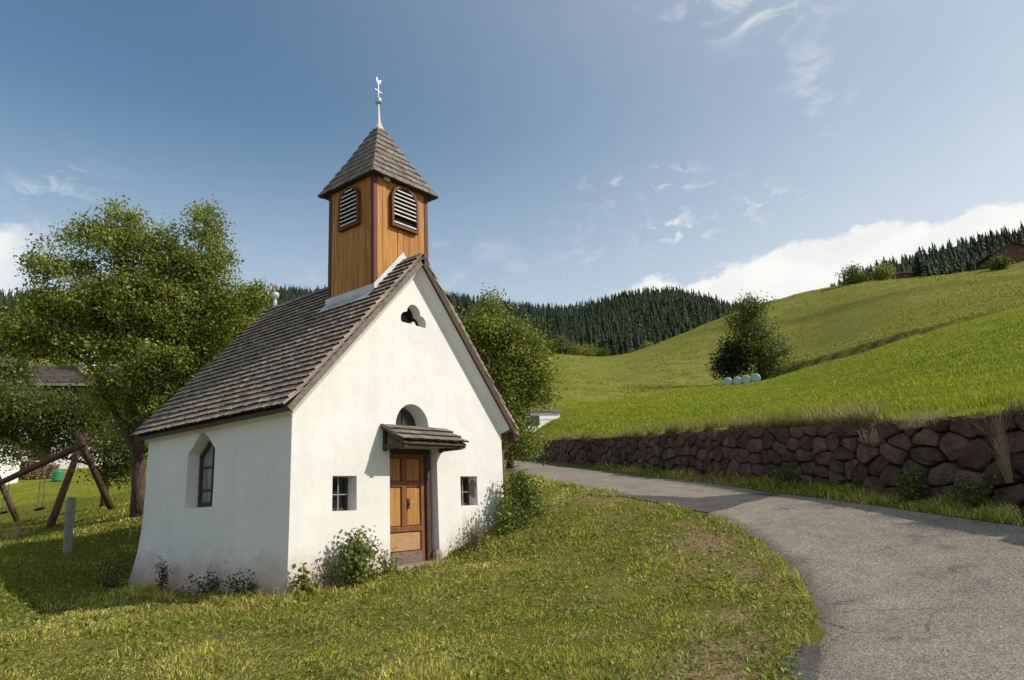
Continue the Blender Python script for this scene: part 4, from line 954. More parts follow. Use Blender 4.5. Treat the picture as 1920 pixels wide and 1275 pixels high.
# ------------------------------------------------------------------ vegetation
def leaf_mesh(name, pos, size, cols, mat, rng, up=.5, droop=0.0, aspect=.55):
    """one folded four-cornered leaf per position"""
    n = len(pos); size = np.broadcast_to(size, (n,)).astype(float)
    nrm = rng.normal(size=(n, 3)); nrm[:, 2] = np.abs(nrm[:, 2])*.6+up; nrm /= np.linalg.norm(nrm, axis=1)[:, None]
    ax = rng.normal(size=(n, 3)); ax[:, 2] -= droop; ax -= nrm*(ax*nrm).sum(1)[:, None]; ax /= np.linalg.norm(ax, axis=1)[:, None]
    sd = np.cross(nrm, ax); L_ = size[:, None]; w_ = L_*aspect*.5
    b = pos-ax*L_*.5; t = pos+ax*L_*.5-nrm*L_*.12; l = pos-sd*w_+nrm*L_*.07; r = pos+sd*w_+nrm*L_*.07
    V_ = np.stack([b, r, t, l], 1).reshape(-1, 3); i = np.arange(n)*4
    F_ = np.concatenate([np.stack([i, i+1, i+2], 1), np.stack([i, i+2, i+3], 1)])
    return mesh_np(name, V_, F_, mat, False, np.repeat(cols, 4, 0))
def bez(a, b, c, d, n):
    t = np.linspace(0, 1, n)[:, None]; return (1-t)**3*a+3*(1-t)**2*t*b+3*(1-t)*t*t*c+t**3*d
def pal(rng, n, stops):
    c = np.array(stops); i = rng.random(n)*(len(c)-1); k = np.minimum(i.astype(int), len(c)-2); f = (i-k)[:, None]
    return (c[k]*(1-f)+c[k+1]*f)*(1+.22*rng.normal(size=(n, 1))).clip(.5, 1.7)
def tree(name, label, cat, base, top, r0, lobes, leaf, per, stops, seed, group=None, cl_r=.30, droop=.7, lobe_limb=True, stems=(), wood=BARK, twig=.012, up=.45, shell=.35):
    """lobes: (centre, radii(3), clusters). Limbs run from the trunk to each lobe, twigs from the limb to each leaf cluster"""
    rng = np.random.default_rng(seed); base = np.asarray(base, float); top = np.asarray(top, float)
    root = empty(name, base, label, cat, group)
    b = MB(); H_ = np.linalg.norm(top-base); wob = rng.normal(size=(2, 3))*H_*.04; wob[:, 2] = 0
    tr_ = bez(base-np.array([0, 0, .15]), base+(top-base)*.33+wob[0], base+(top-base)*.66+wob[1], top, 9)
    b.tube(tr_, [r0*(1.25-.0*k if k == 0 else (1-.82*k/8)) for k in range(9)], 9)
    trunks = [(tr_, r0)]
    for (sb, stp, sr) in stems:
        sb = np.asarray(sb, float); stp = np.asarray(stp, float); q = bez(sb, sb+(stp-sb)*.3+rng.normal(size=3)*.1, sb+(stp-sb)*.66+rng.normal(size=3)*.15, stp, 9)
        b.tube(q, [sr*(1-.8*k/8) for k in range(9)], 8); trunks.append((q, sr))
    allp = []; cen = []
    for (c, rad, ncl) in lobes:
        c = np.asarray(c, float); rad = np.asarray(rad, float)
        best = None
        for q, sr in trunks:
            for k in range(2, 9):
                dz = c[2]-q[k][2]; d = np.linalg.norm(c-q[k]); cost = d+(2.5 if dz < .15*d else 0)
                if best is None or cost < best[0]: best = (cost, q[k], sr*(1-.8*k/8))
        st0, sr0 = best[1], best[2]; d = c-st0
        limb = bez(st0, st0+d*.35+np.array([0, 0, .12*np.linalg.norm(d)]), st0+d*.7+rng.normal(size=3)*.08, c+d*.15, 9)
        b.tube(limb, [max(.015, min(sr0*.75, .012+.02*np.linalg.norm(d)))*(1-.8*k/8)+.004 for k in range(9)], 6)
        for _k in range(ncl):
            v = rng.normal(size=3); v /= np.linalg.norm(v); rr_ = shell+(1-shell)*rng.random()**.55; p_ = c+v*rad*rr_*(1+.15*rng.normal())
            dd = np.linalg.norm(limb-p_, axis=1); j = max(1, int(dd.argmin())-1); a = limb[j]
            if twig: b.tube(bez(a, a+(p_-a)*.3+np.array([0, 0, .05]), a+(p_-a)*.7+np.array([0, 0, .05]), p_, 4), [twig, twig*.8, twig*.55, twig*.3], 3, False)
            cen.append(p_)
    cen = np.array(cen); n = len(cen)*per; off = rng.normal(size=(n, 3))*cl_r*np.array([1, 1, .75]); 
    pos = np.repeat(cen, per, 0)+off; tone = np.repeat((rng.normal(size=(len(cen), 1))*.22+1).clip(.5, 1.6), per, 0)
    cols = pal(rng, n, stops)*tone
    b.build('trunk', wood, root, True)
    o = link('crown', leaf_mesh('crown', pos, leaf*(.7+.6*rng.random(n)), cols, LEAF, rng, up, droop), root); o.matrix_parent_inverse = Matrix.Translation(-root.location)
    return root
GREENS = [(.110, .150, .020), (.170, .215, .028), (.245, .280, .040), (.36, .36, .065)]
DEEP = [(.050, .076, .016), (.085, .115, .020), (.13, .155, .028), (.19, .20, .045)]
PALE = [(.055, .080, .018), (.10, .13, .03), (.15, .17, .05), (.20, .20, .08)]
def lobe_px(u, v, d, ru, rv, n, deep=None):
    c = P(u, v, d); s = d/F_PX; rad = (ru*s, ru*s if deep is None else deep, rv*s)
    return (c, (max(rad[0], .2)*1.0, max(rad[0], .2), rad[2]), n)

# big pear tree left of the chapel
TB = P(262, 966, 18.6); TB[2] = gz(TB[0], TB[1])
lobes = [lobe_px(u, v, d, ru, rv, n) for u, v, d, ru, rv, n in (
    (235,415,18.5,32,42,26),(215,470,18.3,62,45,46),(385,420,18.8,34,44,26),(390,490,18.8,48,50,44),(320,500,18.6,60,50,46),(300,440,18.6,24,34,10),
    (115,495,18.0,60,30,36),(75,575,17.8,48,26,28),(160,560,18.0,80,50,84),(260,570,18.4,80,60,110),(350,590,18.6,80,60,104),(300,530,19.2,90,60,70),(200,600,19.0,90,50,70),(330,640,19.2,90,50,60),(440,570,18.6,46,45,42),(478,560,18.8,22,26,12),
    (420,640,18.8,64,46,52),(90,640,17.8,80,36,44),(205,650,18.2,80,40,60),(310,680,18.2,80,50,66),(380,700,18.6,56,42,44),(40,640,17.6,30,26,14),
    (60,620,17.5,60,28,24),(245,720,18.0,46,34,28),(330,750,18.2,40,40,26),(180,700,17.6,20,18,6),(300,770,18.6,46,34,34),(245,790,18.8,36,34,26),(340,800,19.2,30,30,18),(205,745,18.2,34,26,20),(135,440,18.2,30,20,10),(180,430,18.3,22,24,10))]
tree('pear_tree', 'tall spreading leafy tree left of the chapel, trunk against the rear wall corner', 'tree', TB, P(280, 520, 18.6), .20, lobes, .088, 70, GREENS, 31, None, .165, .6,
     stems=((P(252, 780, 18.4), P(230, 430, 18.6), .10), (P(290, 790, 18.5), P(385, 450, 18.8), .11), (P(262, 860, 18.5), P(110, 560, 18.0), .10)))
# lower, darker tree behind the swing frame
DB = P(200, 900, 24); DB[2] = gz(DB[0], DB[1])
lobes = [lobe_px(u, v, d, ru, rv, n) for u, v, d, ru, rv, n in ((60,760,22.5,70,28,60),(120,780,22.5,70,30,66),(40,800,23,60,30,46),(110,830,23,50,18,26),(200,770,23,50,34,40),(230,850,24,36,36,40),(270,820,24,32,40,30),(20,850,24,36,18,14),(10,740,23,30,28,18),(215,885,24.5,28,16,22),(150,790,22.6,60,34,50),(20,790,22.6,50,40,40),(238,810,21.0,26,34,26),(180,835,22,30,20,18))]
tree('plum_tree', 'low dark bushy tree behind the wooden swing frame', 'tree', DB, P(190, 770, 23.5), .14, lobes, .10, 60, DEEP, 32, None, .28, .7, stems=((P(200, 895, 24), P(90, 790, 22.8), .08),))
# pale tree at the left edge
EB = P(-10, 880, 34); EB[2] = mz(EB[0], EB[1]) if polar(EB[None])[1][0] > 36 else gz(EB[0], EB[1])
lobes = [lobe_px(u, v, d, ru, rv, n) for u, v, d, ru, rv, n in ((15,700,33,34,30,50),(-20,730,33,40,40,40),(25,740,33,26,24,34),(10,770,33,30,18,24))]
tree('willow_tree', 'pale grey-green tree in front of the farmhouse at the left edge', 'tree', EB, P(0, 730, 33), .14, lobes, .17, 46, PALE, 33, None, .3, .4)
# tree right of the chapel, across the lane
RB = P(955, 858, 33); RB[2] = gz(RB[0], RB[1])
lobes = [lobe_px(u, v, d, ru, rv, n) for u, v, d, ru, rv, n in ((920,575,32,16,28,12),(900,620,32,40,34,40),(940,625,32,46,30,44),(885,660,32,44,50,46),(960,680,32,56,44,64),(985,640,32,28,28,24),(1000,720,32,34,34,40),(940,740,32,56,50,64),(900,720,32,40,60,40),(1010,690,32,20,30,14),
        (960,800,31.5,38,34,44),(985,835,31,24,18,24),(1015,745,31.6,20,10,8),(930,830,32,30,28,26))]
tree('apple_tree', 'dense leafy tree right behind the chapel gable, overhanging the end of the stone wall', 'tree', RB, P(940, 640, 32), .17, lobes, .13, 80, GREENS, 34, None, .30, .5, stems=((P(950, 800, 32), P(985, 690, 32), .1), (P(945, 800, 32), P(895, 660, 32), .1)))
# trees beside the bales
for (bu, bv, bd, tu, tv, lb, nm, lab, st_, sd) in (
    (1425,708,104,1415,600,((1412,578,30,16,24),(1385,600,22,10,14),(1415,615,34,24,30),(1425,650,40,30,44),(1440,670,34,26,34),(1400,640,28,26,24),(1450,690,22,16,14),(1395,575,16,10,8)),'ash_tree','tall dark tree standing behind the row of wrapped bales',[(.06, .09, .018), (.11, .14, .026), (.17, .19, .035)],41),
    (1372,712,104,1370,680,((1370,672,28,24,40),(1362,690,24,18,26),(1385,690,22,20,22),(1372,650,16,12,10)),'hazel_bush','round dark bush left of the tall tree behind the wrapped bales',[(.010,.020,.006),(.022,.036,.010),(.036,.052,.014)],42)):
    B_ = P(bu, bv, bd); B_[2] = mz(B_[0], B_[1]); lobes = [lobe_px(u, v, bd-1, ru, rv, n) for u, v, ru, rv, n in lb]
    tree(nm, lab, 'tree' if 'tree' in nm else 'bush', B_, P(tu, tv, bd), .25, lobes, .40, 40, st_, sd, None, .7, .3, twig=.03)
hb = P(1480, 700, 100); hb[2] = mz(hb[0], hb[1])
tree('hedge_bush', 'low dark hedge along the bank right of the bales', 'bush', hb, hb+np.array([0, 0, 1.0]), .06, [lobe_px(u, v, 100, ru, rv, n) for u, v, ru, rv, n in ((1460,698,14,10,14),(1485,690,16,9,16),(1510,684,14,7,12))], .26, 24, DEEP, 43, None, .5, .2, twig=.02)
# round trees and a spruce on the skyline by the hill farm
for (u, vb, d, r_, vc, st_, sd, lab) in ((1600,532,208,20,516,DEEP,51,'round dark tree, leftmost on the skyline of the hill'), (1655,526,206,17,510,GREENS,52,'round lighter tree on the skyline beside the low hill roof'),
                                    (1874,498,172,9,493,DEEP,53,'clipped round bush in front of the hilltop barn')):
    B_ = P(u, vb, d); B_[2] = mz(B_[0], B_[1])-.3; s = d/F_PX
    zc = max((P(u, vc, d))[2], B_[2]+r_*s*.8); c = np.array([P(u, vc, d)[0], P(u, vc, d)[1], zc])
    tree('skyline_tree', lab, 'tree', B_, c, .3, [(c, (r_*s, r_*s, r_*s*.85), 60), (c-np.array([0, 0, r_*s*.45]), (r_*s*.9, r_*s*.9, r_*s*.6), 40)], .55, 22, st_, sd, 'skyline trees', .8, .2, twig=.03)

# ---- spruce: one jagged cone of drooping boughs, used for the woods
def spruce_arrays(rng, h, n_l=11, pts=9, wid=.17):
    V_ = []; F_ = []; tone = []
    for l in range(n_l):
        t = (l+.4*rng.random())/(n_l-.6); t = min(t, 1); z = h*(.06+.88*t); R_ = h*wid*(1-t)**.85+.012*h; o = len(V_); ph = rng.random()*6.28
        V_.append((0, 0, z+h*((.13 if l < n_l-1 else .07)+.04*rng.random()))); tone.append(.9)
        for k in range(pts*2):
            a = ph+math.pi*k/pts; out = k % 2 == 0; r_ = R_*(max(.45, 1.0+.35*rng.normal()) if out else .40); V_.append((r_*math.cos(a), r_*math.sin(a), z+(-.045*h+.035*h*rng.normal() if out else .02*h*rng.normal()))); tone.append(1.1 if out else .85)
        for k in range(pts*2): F_.append((o, o+1+k, o+1+(k+1) % (pts*2)))
    return np.array(V_), np.array(F_), np.array(tone)
def forest(name, label, regions, n, seed, hmin, hmax, taper=None):
    rng = np.random.default_rng(seed); protos = [spruce_arrays(rng, 1.0, 9, 4, .125+.06*rng.random()) for _k in range(6)]
    Vs, Fs, Cs = [], [], []; o = 0
    for (az0, az1, r0, r1, cnt, test) in regions:
        a = rng.uniform(az0, az1, cnt); r_ = np.sqrt(rng.uniform(r0*r0, r1*r1, cnt)); x = CAM[0]+r_*(np.sin(a)*RH[0]+np.cos(a)*FH[0]); y = CAM[1]+r_*(np.sin(a)*RH[1]+np.cos(a)*FH[1])
        z = meadow(np.stack([x, y], 1)); h = rng.uniform(hmin, hmax, cnt)
        h = h*(.75+.5*fbm(x*.03, y*.03))*(1 if taper is None else .55+.45*sstep((a-taper[0])/(taper[1]-taper[0])))
        for i in range(cnt):
            if test is not None and not test(a[i], r_[i]): continue
            V_, F_, tn = protos[rng.integers(6)]; c, s = math.cos(a[i]*9+i), math.sin(a[i]*9+i); hh = h[i]; wd = hh*rng.uniform(.85, 1.25)
            Q = np.stack([x[i]+(V_[:, 0]*c-V_[:, 1]*s)*wd, y[i]+(V_[:, 0]*s+V_[:, 1]*c)*wd, z[i]-.5+V_[:, 2]*hh], 1)
            Vs.append(Q); Fs.append(F_+o); o += len(Q); base = np.array((.026, .044, .020))*(rng.uniform(.7, 1.35)); 
            if rng.random() < .07: base = np.array((.05, .065, .018))
            Cs.append(np.outer(tn, base))
    ob = link(name, mesh_np(name, np.concatenate(Vs), np.concatenate(Fs).astype(np.int32), NEEDLE, False, np.concatenate(Cs))); tag(ob, label, 'forest', kind='stuff'); return ob
azf = lambda u, v=600, d=600: float(polar(P(u, v, d)[None])[0][0])
forest('spruce_forest', 'dark spruce wood covering the rounded hill behind the meadows', [(azf(520), azf(1180), 420, 690, 3000, None), (azf(1130), azf(1400), 330, 660, 2000, None), (azf(880), azf(1200), 340, 430, 700, None)], 0, 61, 10, 18)
forest('hillside_forest', 'spruce wood climbing the ridge above the hilltop barn at the right', [(azf(1555, 520, 400), azf(2050, 450, 400), 300, 450, 2200, None)], 0, 62, 8, 15, (azf(1560, 520, 400), azf(1700, 480, 400)))
forest('valley_forest', 'dark wood on the slope behind the farmhouse at the left', [(azf(-150), azf(620), 300, 600, 2000, None)], 0, 63, 12, 20)
# lighter broadleaf bushes along the foot of the wood
for k, (u, v, d, ru, rv, st_) in enumerate(((1052,640,240,14,13,PALE),(1035,650,240,10,12,GREENS),(1078,655,240,12,7,GREENS),(1100,655,245,16,10,GREENS),(1130,662,250,14,7,DEEP),(1215,640,300,9,12,GREENS),(1185,655,290,8,9,DEEP))):
    B_ = P(u, v+rv, d); B_[2] = mz(B_[0], B_[1]); s = d/F_PX; c = P(u, v, d); c[2] = max(B_[2]+rv*s*.9, min(c[2], B_[2]+rv*s*2))
    tree('edge_bush', ['pale green bush, brightest at the foot of the spruce wood', 'bush at the left end of the row along the wood', 'low bush right of the brightest bush at the foot of the wood', 'wide low bush at the middle of the wood edge', 'dark low bush in the hollow where the meadow meets the wood', 'tall light bush standing inside the dark spruce slope', 'small dim bush below the tall light bush in the spruce slope'][k], 'bush', B_, c, .15,
         [(c, (ru*s, ru*s, rv*s), 34)], .55, 24, st_, 70+k, 'bushes along the forest edge', .75, .2, twig=.03)
def lone_spruce(u, v, d, h, lab, sd):
    rng = np.random.default_rng(sd); B_ = P(u, v, d); B_[2] = mz(B_[0], B_[1])-.2
    root = empty('spruce_tree', B_, lab, 'tree', 'spruces by the hill farm'); V_, F_, tn = spruce_arrays(rng, h, 14, 9, .24)
    o = link('crown', mesh_np('crown', V_, F_, NEEDLE, False, np.outer(tn, (.016, .030, .014))), root)
    MB().tube([B_-np.array([0, 0, .3]), B_+np.array([0, 0, h*.25])], [.25, .18], 7).build('trunk', BARK, root)
lone_spruce(1727, 523, 200, 8.0, 'broad dark spruce on the skyline right of the low hill roof', 81)
lone_spruce(1742, 521, 202, 5.0, 'smaller spruce touching the broad spruce on the skyline', 82)

# ------------------------------------------------------------------ shrubs and weeds round the chapel
def shrub(name, label, c, rad, ncl, leaf, per, stops, seed, cl=.07, group=None, stems=7):
    """several thin stems rising from one foot, leaf clusters along them. c: foot on the ground, rad: half width, height"""
    rng = np.random.default_rng(seed); c = np.asarray(c, float); c[2] = float(ground([c[0]], [c[1]])[0]); root = empty(name, c, label, 'bush', group); b = MB(); cen = []
    for k in range(stems):
        a = rng.random()*6.28; r_ = rad[0]*rng.random()**.6; tip = c+np.array([math.cos(a)*r_, math.sin(a)*r_*.55, rad[1]*(.55+.5*rng.random())*(1-.45*(r_/rad[0])**2)])
        q = bez(c+rng.normal(size=3)*np.array([.05, .03, 0]), c+(tip-c)*np.array([.2, .2, .45]), c+(tip-c)*np.array([.7, .7, .85]), tip, 7); b.tube(q, [.009*(1-.1*i) for i in range(7)], 4, False)
        for _k in range(ncl//stems): j = rng.integers(1, 7); cen.append(q[j]+rng.normal(size=3)*np.array([.09, .06, .07])*(rad[0]/.4))
    cen = np.array(cen); n = len(cen)*per; pos = np.repeat(cen, per, 0)+rng.normal(size=(n, 3))*cl; pos[:, 2] = np.maximum(pos[:, 2], c[2]+.015)
    pos[:, 1] = np.where((pos[:, 0] > .01) & (pos[:, 0] < W) & (pos[:, 1] < 1), np.minimum(pos[:, 1], -.03), pos[:, 1])
    b.build('stems', BARK, root)
    o = link('foliage', leaf_mesh('foliage', pos, leaf*(.6+.8*rng.random(n)), pal(rng, n, stops), LEAF, rng, .5, .3, .75), root); o.matrix_parent_inverse = Matrix.Translation(-root.location)
    return root
BUSHC = [(.075, .11, .016), (.125, .17, .026), (.20, .23, .04), (.27, .27, .08)]
shrub('bramble_bush', 'leafy bramble bush against the white front wall left of the door', (1.02, -.34, 0), (.36, .92), 110, .066, 15, BUSHC, 91, stems=12)
shrub('nettle_clump', 'low leafy growth between the bramble bush and the doorstep', (1.66, -.30, 0), (.26, .42), 46, .045, 8, BUSHC, 92)
shrub('nettle_clump', 'low weeds left of the bramble bush at the front wall', (.55, -.32, 0), (.28, .50), 44, .045, 8, [(.05, .07, .02), (.09, .11, .03), (.13, .13, .05)], 93)
shrub('burdock_plant', 'small broad-leaved plant at the front left corner of the chapel', (.12, -.24, 0), (.17, .42), 30, .085, 5, BUSHC, 94, .06)
shrub('elder_bush', 'dark green bush at the right front corner under the downpipe', (5.15, -.45, 0), (.42, 1.25), 190, .06, 15, [(.055, .085, .014), (.095, .13, .02), (.15, .175, .03)], 95, stems=14)
shrub('elder_bush', 'leafy bush just left of the downpipe bush on the lawn slope', (4.55, -.50, 0), (.40, .62), 110, .055, 15, BUSHC, 96, stems=11)
shrub('dry_weed_clump', 'brownish low weeds by the wall between door and right window', (3.85, -.36, 0), (.36, .34), 60, .04, 8, [(.09, .085, .03), (.14, .12, .05), (.19, .15, .07)], 97)
shrub('nettle_clump', 'leafy weeds in the grass right of the downpipe bush', (5.9, -.35, 0), (.38, .5), 60, .05, 8, BUSHC, 98)
shrub('dock_plant', 'tall dark weed spikes against the shaded side wall', (-.28, 3.35, 0), (.16, .72), 70, .03, 7, [(.03, .035, .016), (.05, .055, .024)], 99, .03, stems=6)
for k, (x, y, lab) in enumerate(((-.22, 1.9, 'dark weeds under the middle of the shaded side wall'), (-.20, .9, 'dark weeds at the side wall near the front corner'), (-.45, 4.95, 'long grass clump at the rear left corner of the chapel'))):
    shrub('nettle_clump', lab, (x, y, 0), (.42, .30+.2*(k == 2)), 60, .04, 8, [(.03, .04, .014), (.05, .065, .02), (.08, .09, .03)], 110+k)
shrub('verge_weed', 'leafy weeds at the foot of the stone wall beside the dark road band', Q0+RDH*.6+RN*.8, (.5, .5), 60, .07, 8, DEEP, 121)
shrub('verge_weed', 'dark weeds below the dry grass tuft at the stone wall', Q0+RDH*-3.4+RN*.75, (.7, .45), 80, .07, 8, DEEP, 122)
shrub('verge_weed', 'low nettles at the wall foot at the right picture edge', Q0+RDH*-4.8+RN*.75, (.6, .45), 70, .06, 8, DEEP, 123)

# ------------------------------------------------------------------ grass
def blades(name, x, y, z, h, w_, cols, rng, lean=.45, mat=GRASSM, flat=None):
    n = len(x); a = rng.random(n)*6.283; l = np.abs(rng.normal(size=n))*lean; ca, sa = np.cos(a), np.sin(a); b = rng.random(n)*6.283
    px, py = np.cos(b)*w_*.5, np.sin(b)*w_*.5; base = np.stack([x, y, z-.01], 1)
    mid = base+np.stack([ca*l*h*.4, sa*l*h*.4, h*.6], 1); tip = base+np.stack([ca*l*h*1.25, sa*l*h*1.25, h*np.maximum(.35, 1-.25*l)], 1); pv = np.stack([px, py, 0*px], 1)
    V_ = np.stack([base-pv, base+pv, mid+pv*.75, mid-pv*.75, tip], 1).reshape(-1, 3); i = np.arange(n)*5
    F_ = np.concatenate([np.stack([i, i+1, i+2], 1), np.stack([i, i+2, i+3], 1), np.stack([i+3, i+2, i+4], 1)])
    return link(name, mesh_np(name, V_, F_, mat, False, np.repeat(cols, 5, 0)))
def in_chapel(x, y): return (x > -.12) & (x < W+.1) & (y > -.03) & (y < LEN+.35)
def on_step(x, y): return (x > 1.9) & (x < 3.32) & (y > -.32) & (y < .5)
def polar_xy(a, r_): return CAM[0]+r_*(np.sin(a)*RH[0]+np.cos(a)*FH[0]), CAM[1]+r_*(np.sin(a)*RH[1]+np.cos(a)*FH[1])
def lawn_grass():
    rng = np.random.default_rng(201); n = 300000
    a = rng.uniform(-.74, .60, n); r_ = 3.6*np.exp(rng.random(n)**.9*math.log(30/3.6)); x, y = polar_xy(a, r_); q = np.stack([x, y], 1)
    rs = road_side(q); of, s_ = off_s(q); rag = (fbm(x*3, y*3)-.5)*.30
    dry = np.exp(-((rs+.75)/.55)**2)*sstep((fbm(x*.9+4, y*.9)-.38)*5)*sstep((1.5-y)/4)
    ok = ~in_chapel(x, y) & ~on_step(x, y) & (((rs < -.02+rag)) | ((of > .0+rag) & (of < WALL_OFF-.05))) & (rng.random(n) > dry*.92)
    x, y, r_, rs, of, dry = (v[ok] for v in (x, y, r_, rs, of, dry)); n = len(x); z = ground(x, y)
    tuft = fbm(x*1.3, y*1.3); tuft2 = fbm(x*4+7, y*4)
    h = (.022+.050*sstep((tuft-.35)*2.6)*(.3+1.2*tuft2))*(.6+.8*rng.random(n))*np.clip(.8+r_/28, 1, 1.8)
    near_wall = (np.abs(y) < .5)*(x > -.3)*(x < W)+(x > -.7)*(x < 0)*(y > -.2)*(y < 5.6); h = h*(1+1.1*near_wall); h = np.where((of > 0) & (rs > 0), h*2.4, h)
    h = np.where((rs < 0) & (rs > -.35), h*1.5, h)
    w_ = .0075*np.clip(r_/6.0, 1, 4.5)*(.6+.8*rng.random(n))
    hue = np.clip(sstep((fbm(x*.7+3, y*.7)-.28)*2.2)*.55+.45*rng.random(n)+.12*(fbm(x*2.6, y*2.6)-.5), 0, 1)
    g0, g1, g2 = np.array((.190, .230, .020)), np.array((.350, .350, .040)), np.array((.56, .49, .15)); t = hue[:, None]
    c = np.where(t < .55, g0+(g1-g0)*(t/.55), g1+(g2-g1)*((t-.55)/.45)); straw = (rng.random(n) < .06+.55*dry+.22*sstep((fbm(x*.9+2*y, y*.4+60)-.45)*5))[:, None]; c = np.where(straw, np.array((.36, .27, .13))*(.7+.5*rng.random((n, 1))), c)
    c *= (.45+1.1*rng.random((n, 1)))*(.8+.5*tuft2[:, None])
    tag(blades('lawn_grass', x, y, z, h, w_, c, rng, .95), 'short mown grass covering the lawn round the chapel', 'grass', kind='stuff')
    # clover, dandelion and plantain leaves lying among the grass
    n2 = 26000; a = rng.uniform(-.72, .58, n2); r_ = 3.8*np.exp(rng.random(n2)*math.log(18/3.8)); x, y = polar_xy(a, r_); q = np.stack([x, y], 1); rs = road_side(q)
    ok = ~in_chapel(x, y) & ~on_step(x, y) & (rs < -.05) & (fbm(x*1.1+30, y*1.1) > .45); x, y, r_ = x[ok], y[ok], r_[ok]; n2 = len(x); z = ground(x, y)+.02+.035*rng.random(n2)
    c2 = pal(rng, n2, [(.10, .16, .018), (.17, .23, .028), (.27, .30, .06)])
    tag(link('lawn_herbs', leaf_mesh('lawn_herbs', np.stack([x, y, z], 1), (.030+.045*rng.random(n2))*np.clip(r_/9, 1, 1.6), c2, LEAF, rng, .9, 0, .55)), 'low clover and dandelion leaves between the blades of the lawn', 'herbs', kind='stuff')
    # cut hay stalks lying on the lawn, long and pale, in loose windrows
    n = 9000; a = rng.uniform(-.70, .55, n); r_ = 4.2*np.exp(rng.random(n)*math.log(16/4.2)); x, y = polar_xy(a, r_); q = np.stack([x, y], 1); rs = road_side(q)
    ok = ~in_chapel(x, y) & (rs < -.15) & (rng.random(n) < .25+1.3*sstep((fbm(x*.8+2*y, y*.35+60)-.42)*4)); x, y, r_ = x[ok], y[ok], r_[ok]; n = len(x); z = ground(x, y)+.02
    ln = .06+.24*rng.random(n)**2.5; an = .75+rng.normal(size=n)*.5; dx, dy = np.cos(an)*ln, np.sin(an)*ln; wv = .0022*np.clip(r_/6, 1, 3); px, py = -np.sin(an)*wv, np.cos(an)*wv
    z2 = ground(x+dx, y+dy)+.025+.02*rng.random(n)
    V_ = np.stack([np.stack([x-px, y-py, z], 1), np.stack([x+px, y+py, z+.003], 1), np.stack([x+dx*.5+px, y+dy*.5+py, (z+z2)/2+.012], 1), np.stack([x+dx*.5-px, y+dy*.5-py, (z+z2)/2+.010], 1), np.stack([x+dx, y+dy, z2], 1)], 1).reshape(-1, 3)
    i = np.arange(n)*5; F_ = np.concatenate([np.stack([i, i+1, i+2], 1), np.stack([i, i+2, i+3], 1), np.stack([i+3, i+2, i+4], 1)])
    c = np.array((.34, .29, .12))*(.6+.7*rng.random((n, 1))); tag(link('hay_stalks', mesh_np('hay_stalks', V_, F_, GRASSM, False, np.repeat(c, 5, 0))), 'pale cut hay stalks scattered over the lawn', 'hay', kind='stuff')
lawn_grass()
def left_grass():
    rng = np.random.default_rng(202); n = 60000
    a = rng.uniform(-.76, -.30, n); r_ = rng.uniform(16, 36, n); x, y = polar_xy(a, r_); ok = ~in_chapel(x, y); x, y, r_ = x[ok], y[ok], r_[ok]; n = len(x); z = ground(x, y)
    t = (fbm(x*.5, y*.5)*.5+.5*rng.random(n))[:, None]; c = np.array((.11, .165, .016))*(1-t)+np.array((.25, .25, .03))*t
    tag(blades('garden_grass', x, y, z, .06+.10*rng.random(n)*fbm(x*.8, y*.8), .02*np.ones(n), c, rng, .6), 'grass of the garden round the swings', 'grass', kind='stuff')
left_grass()
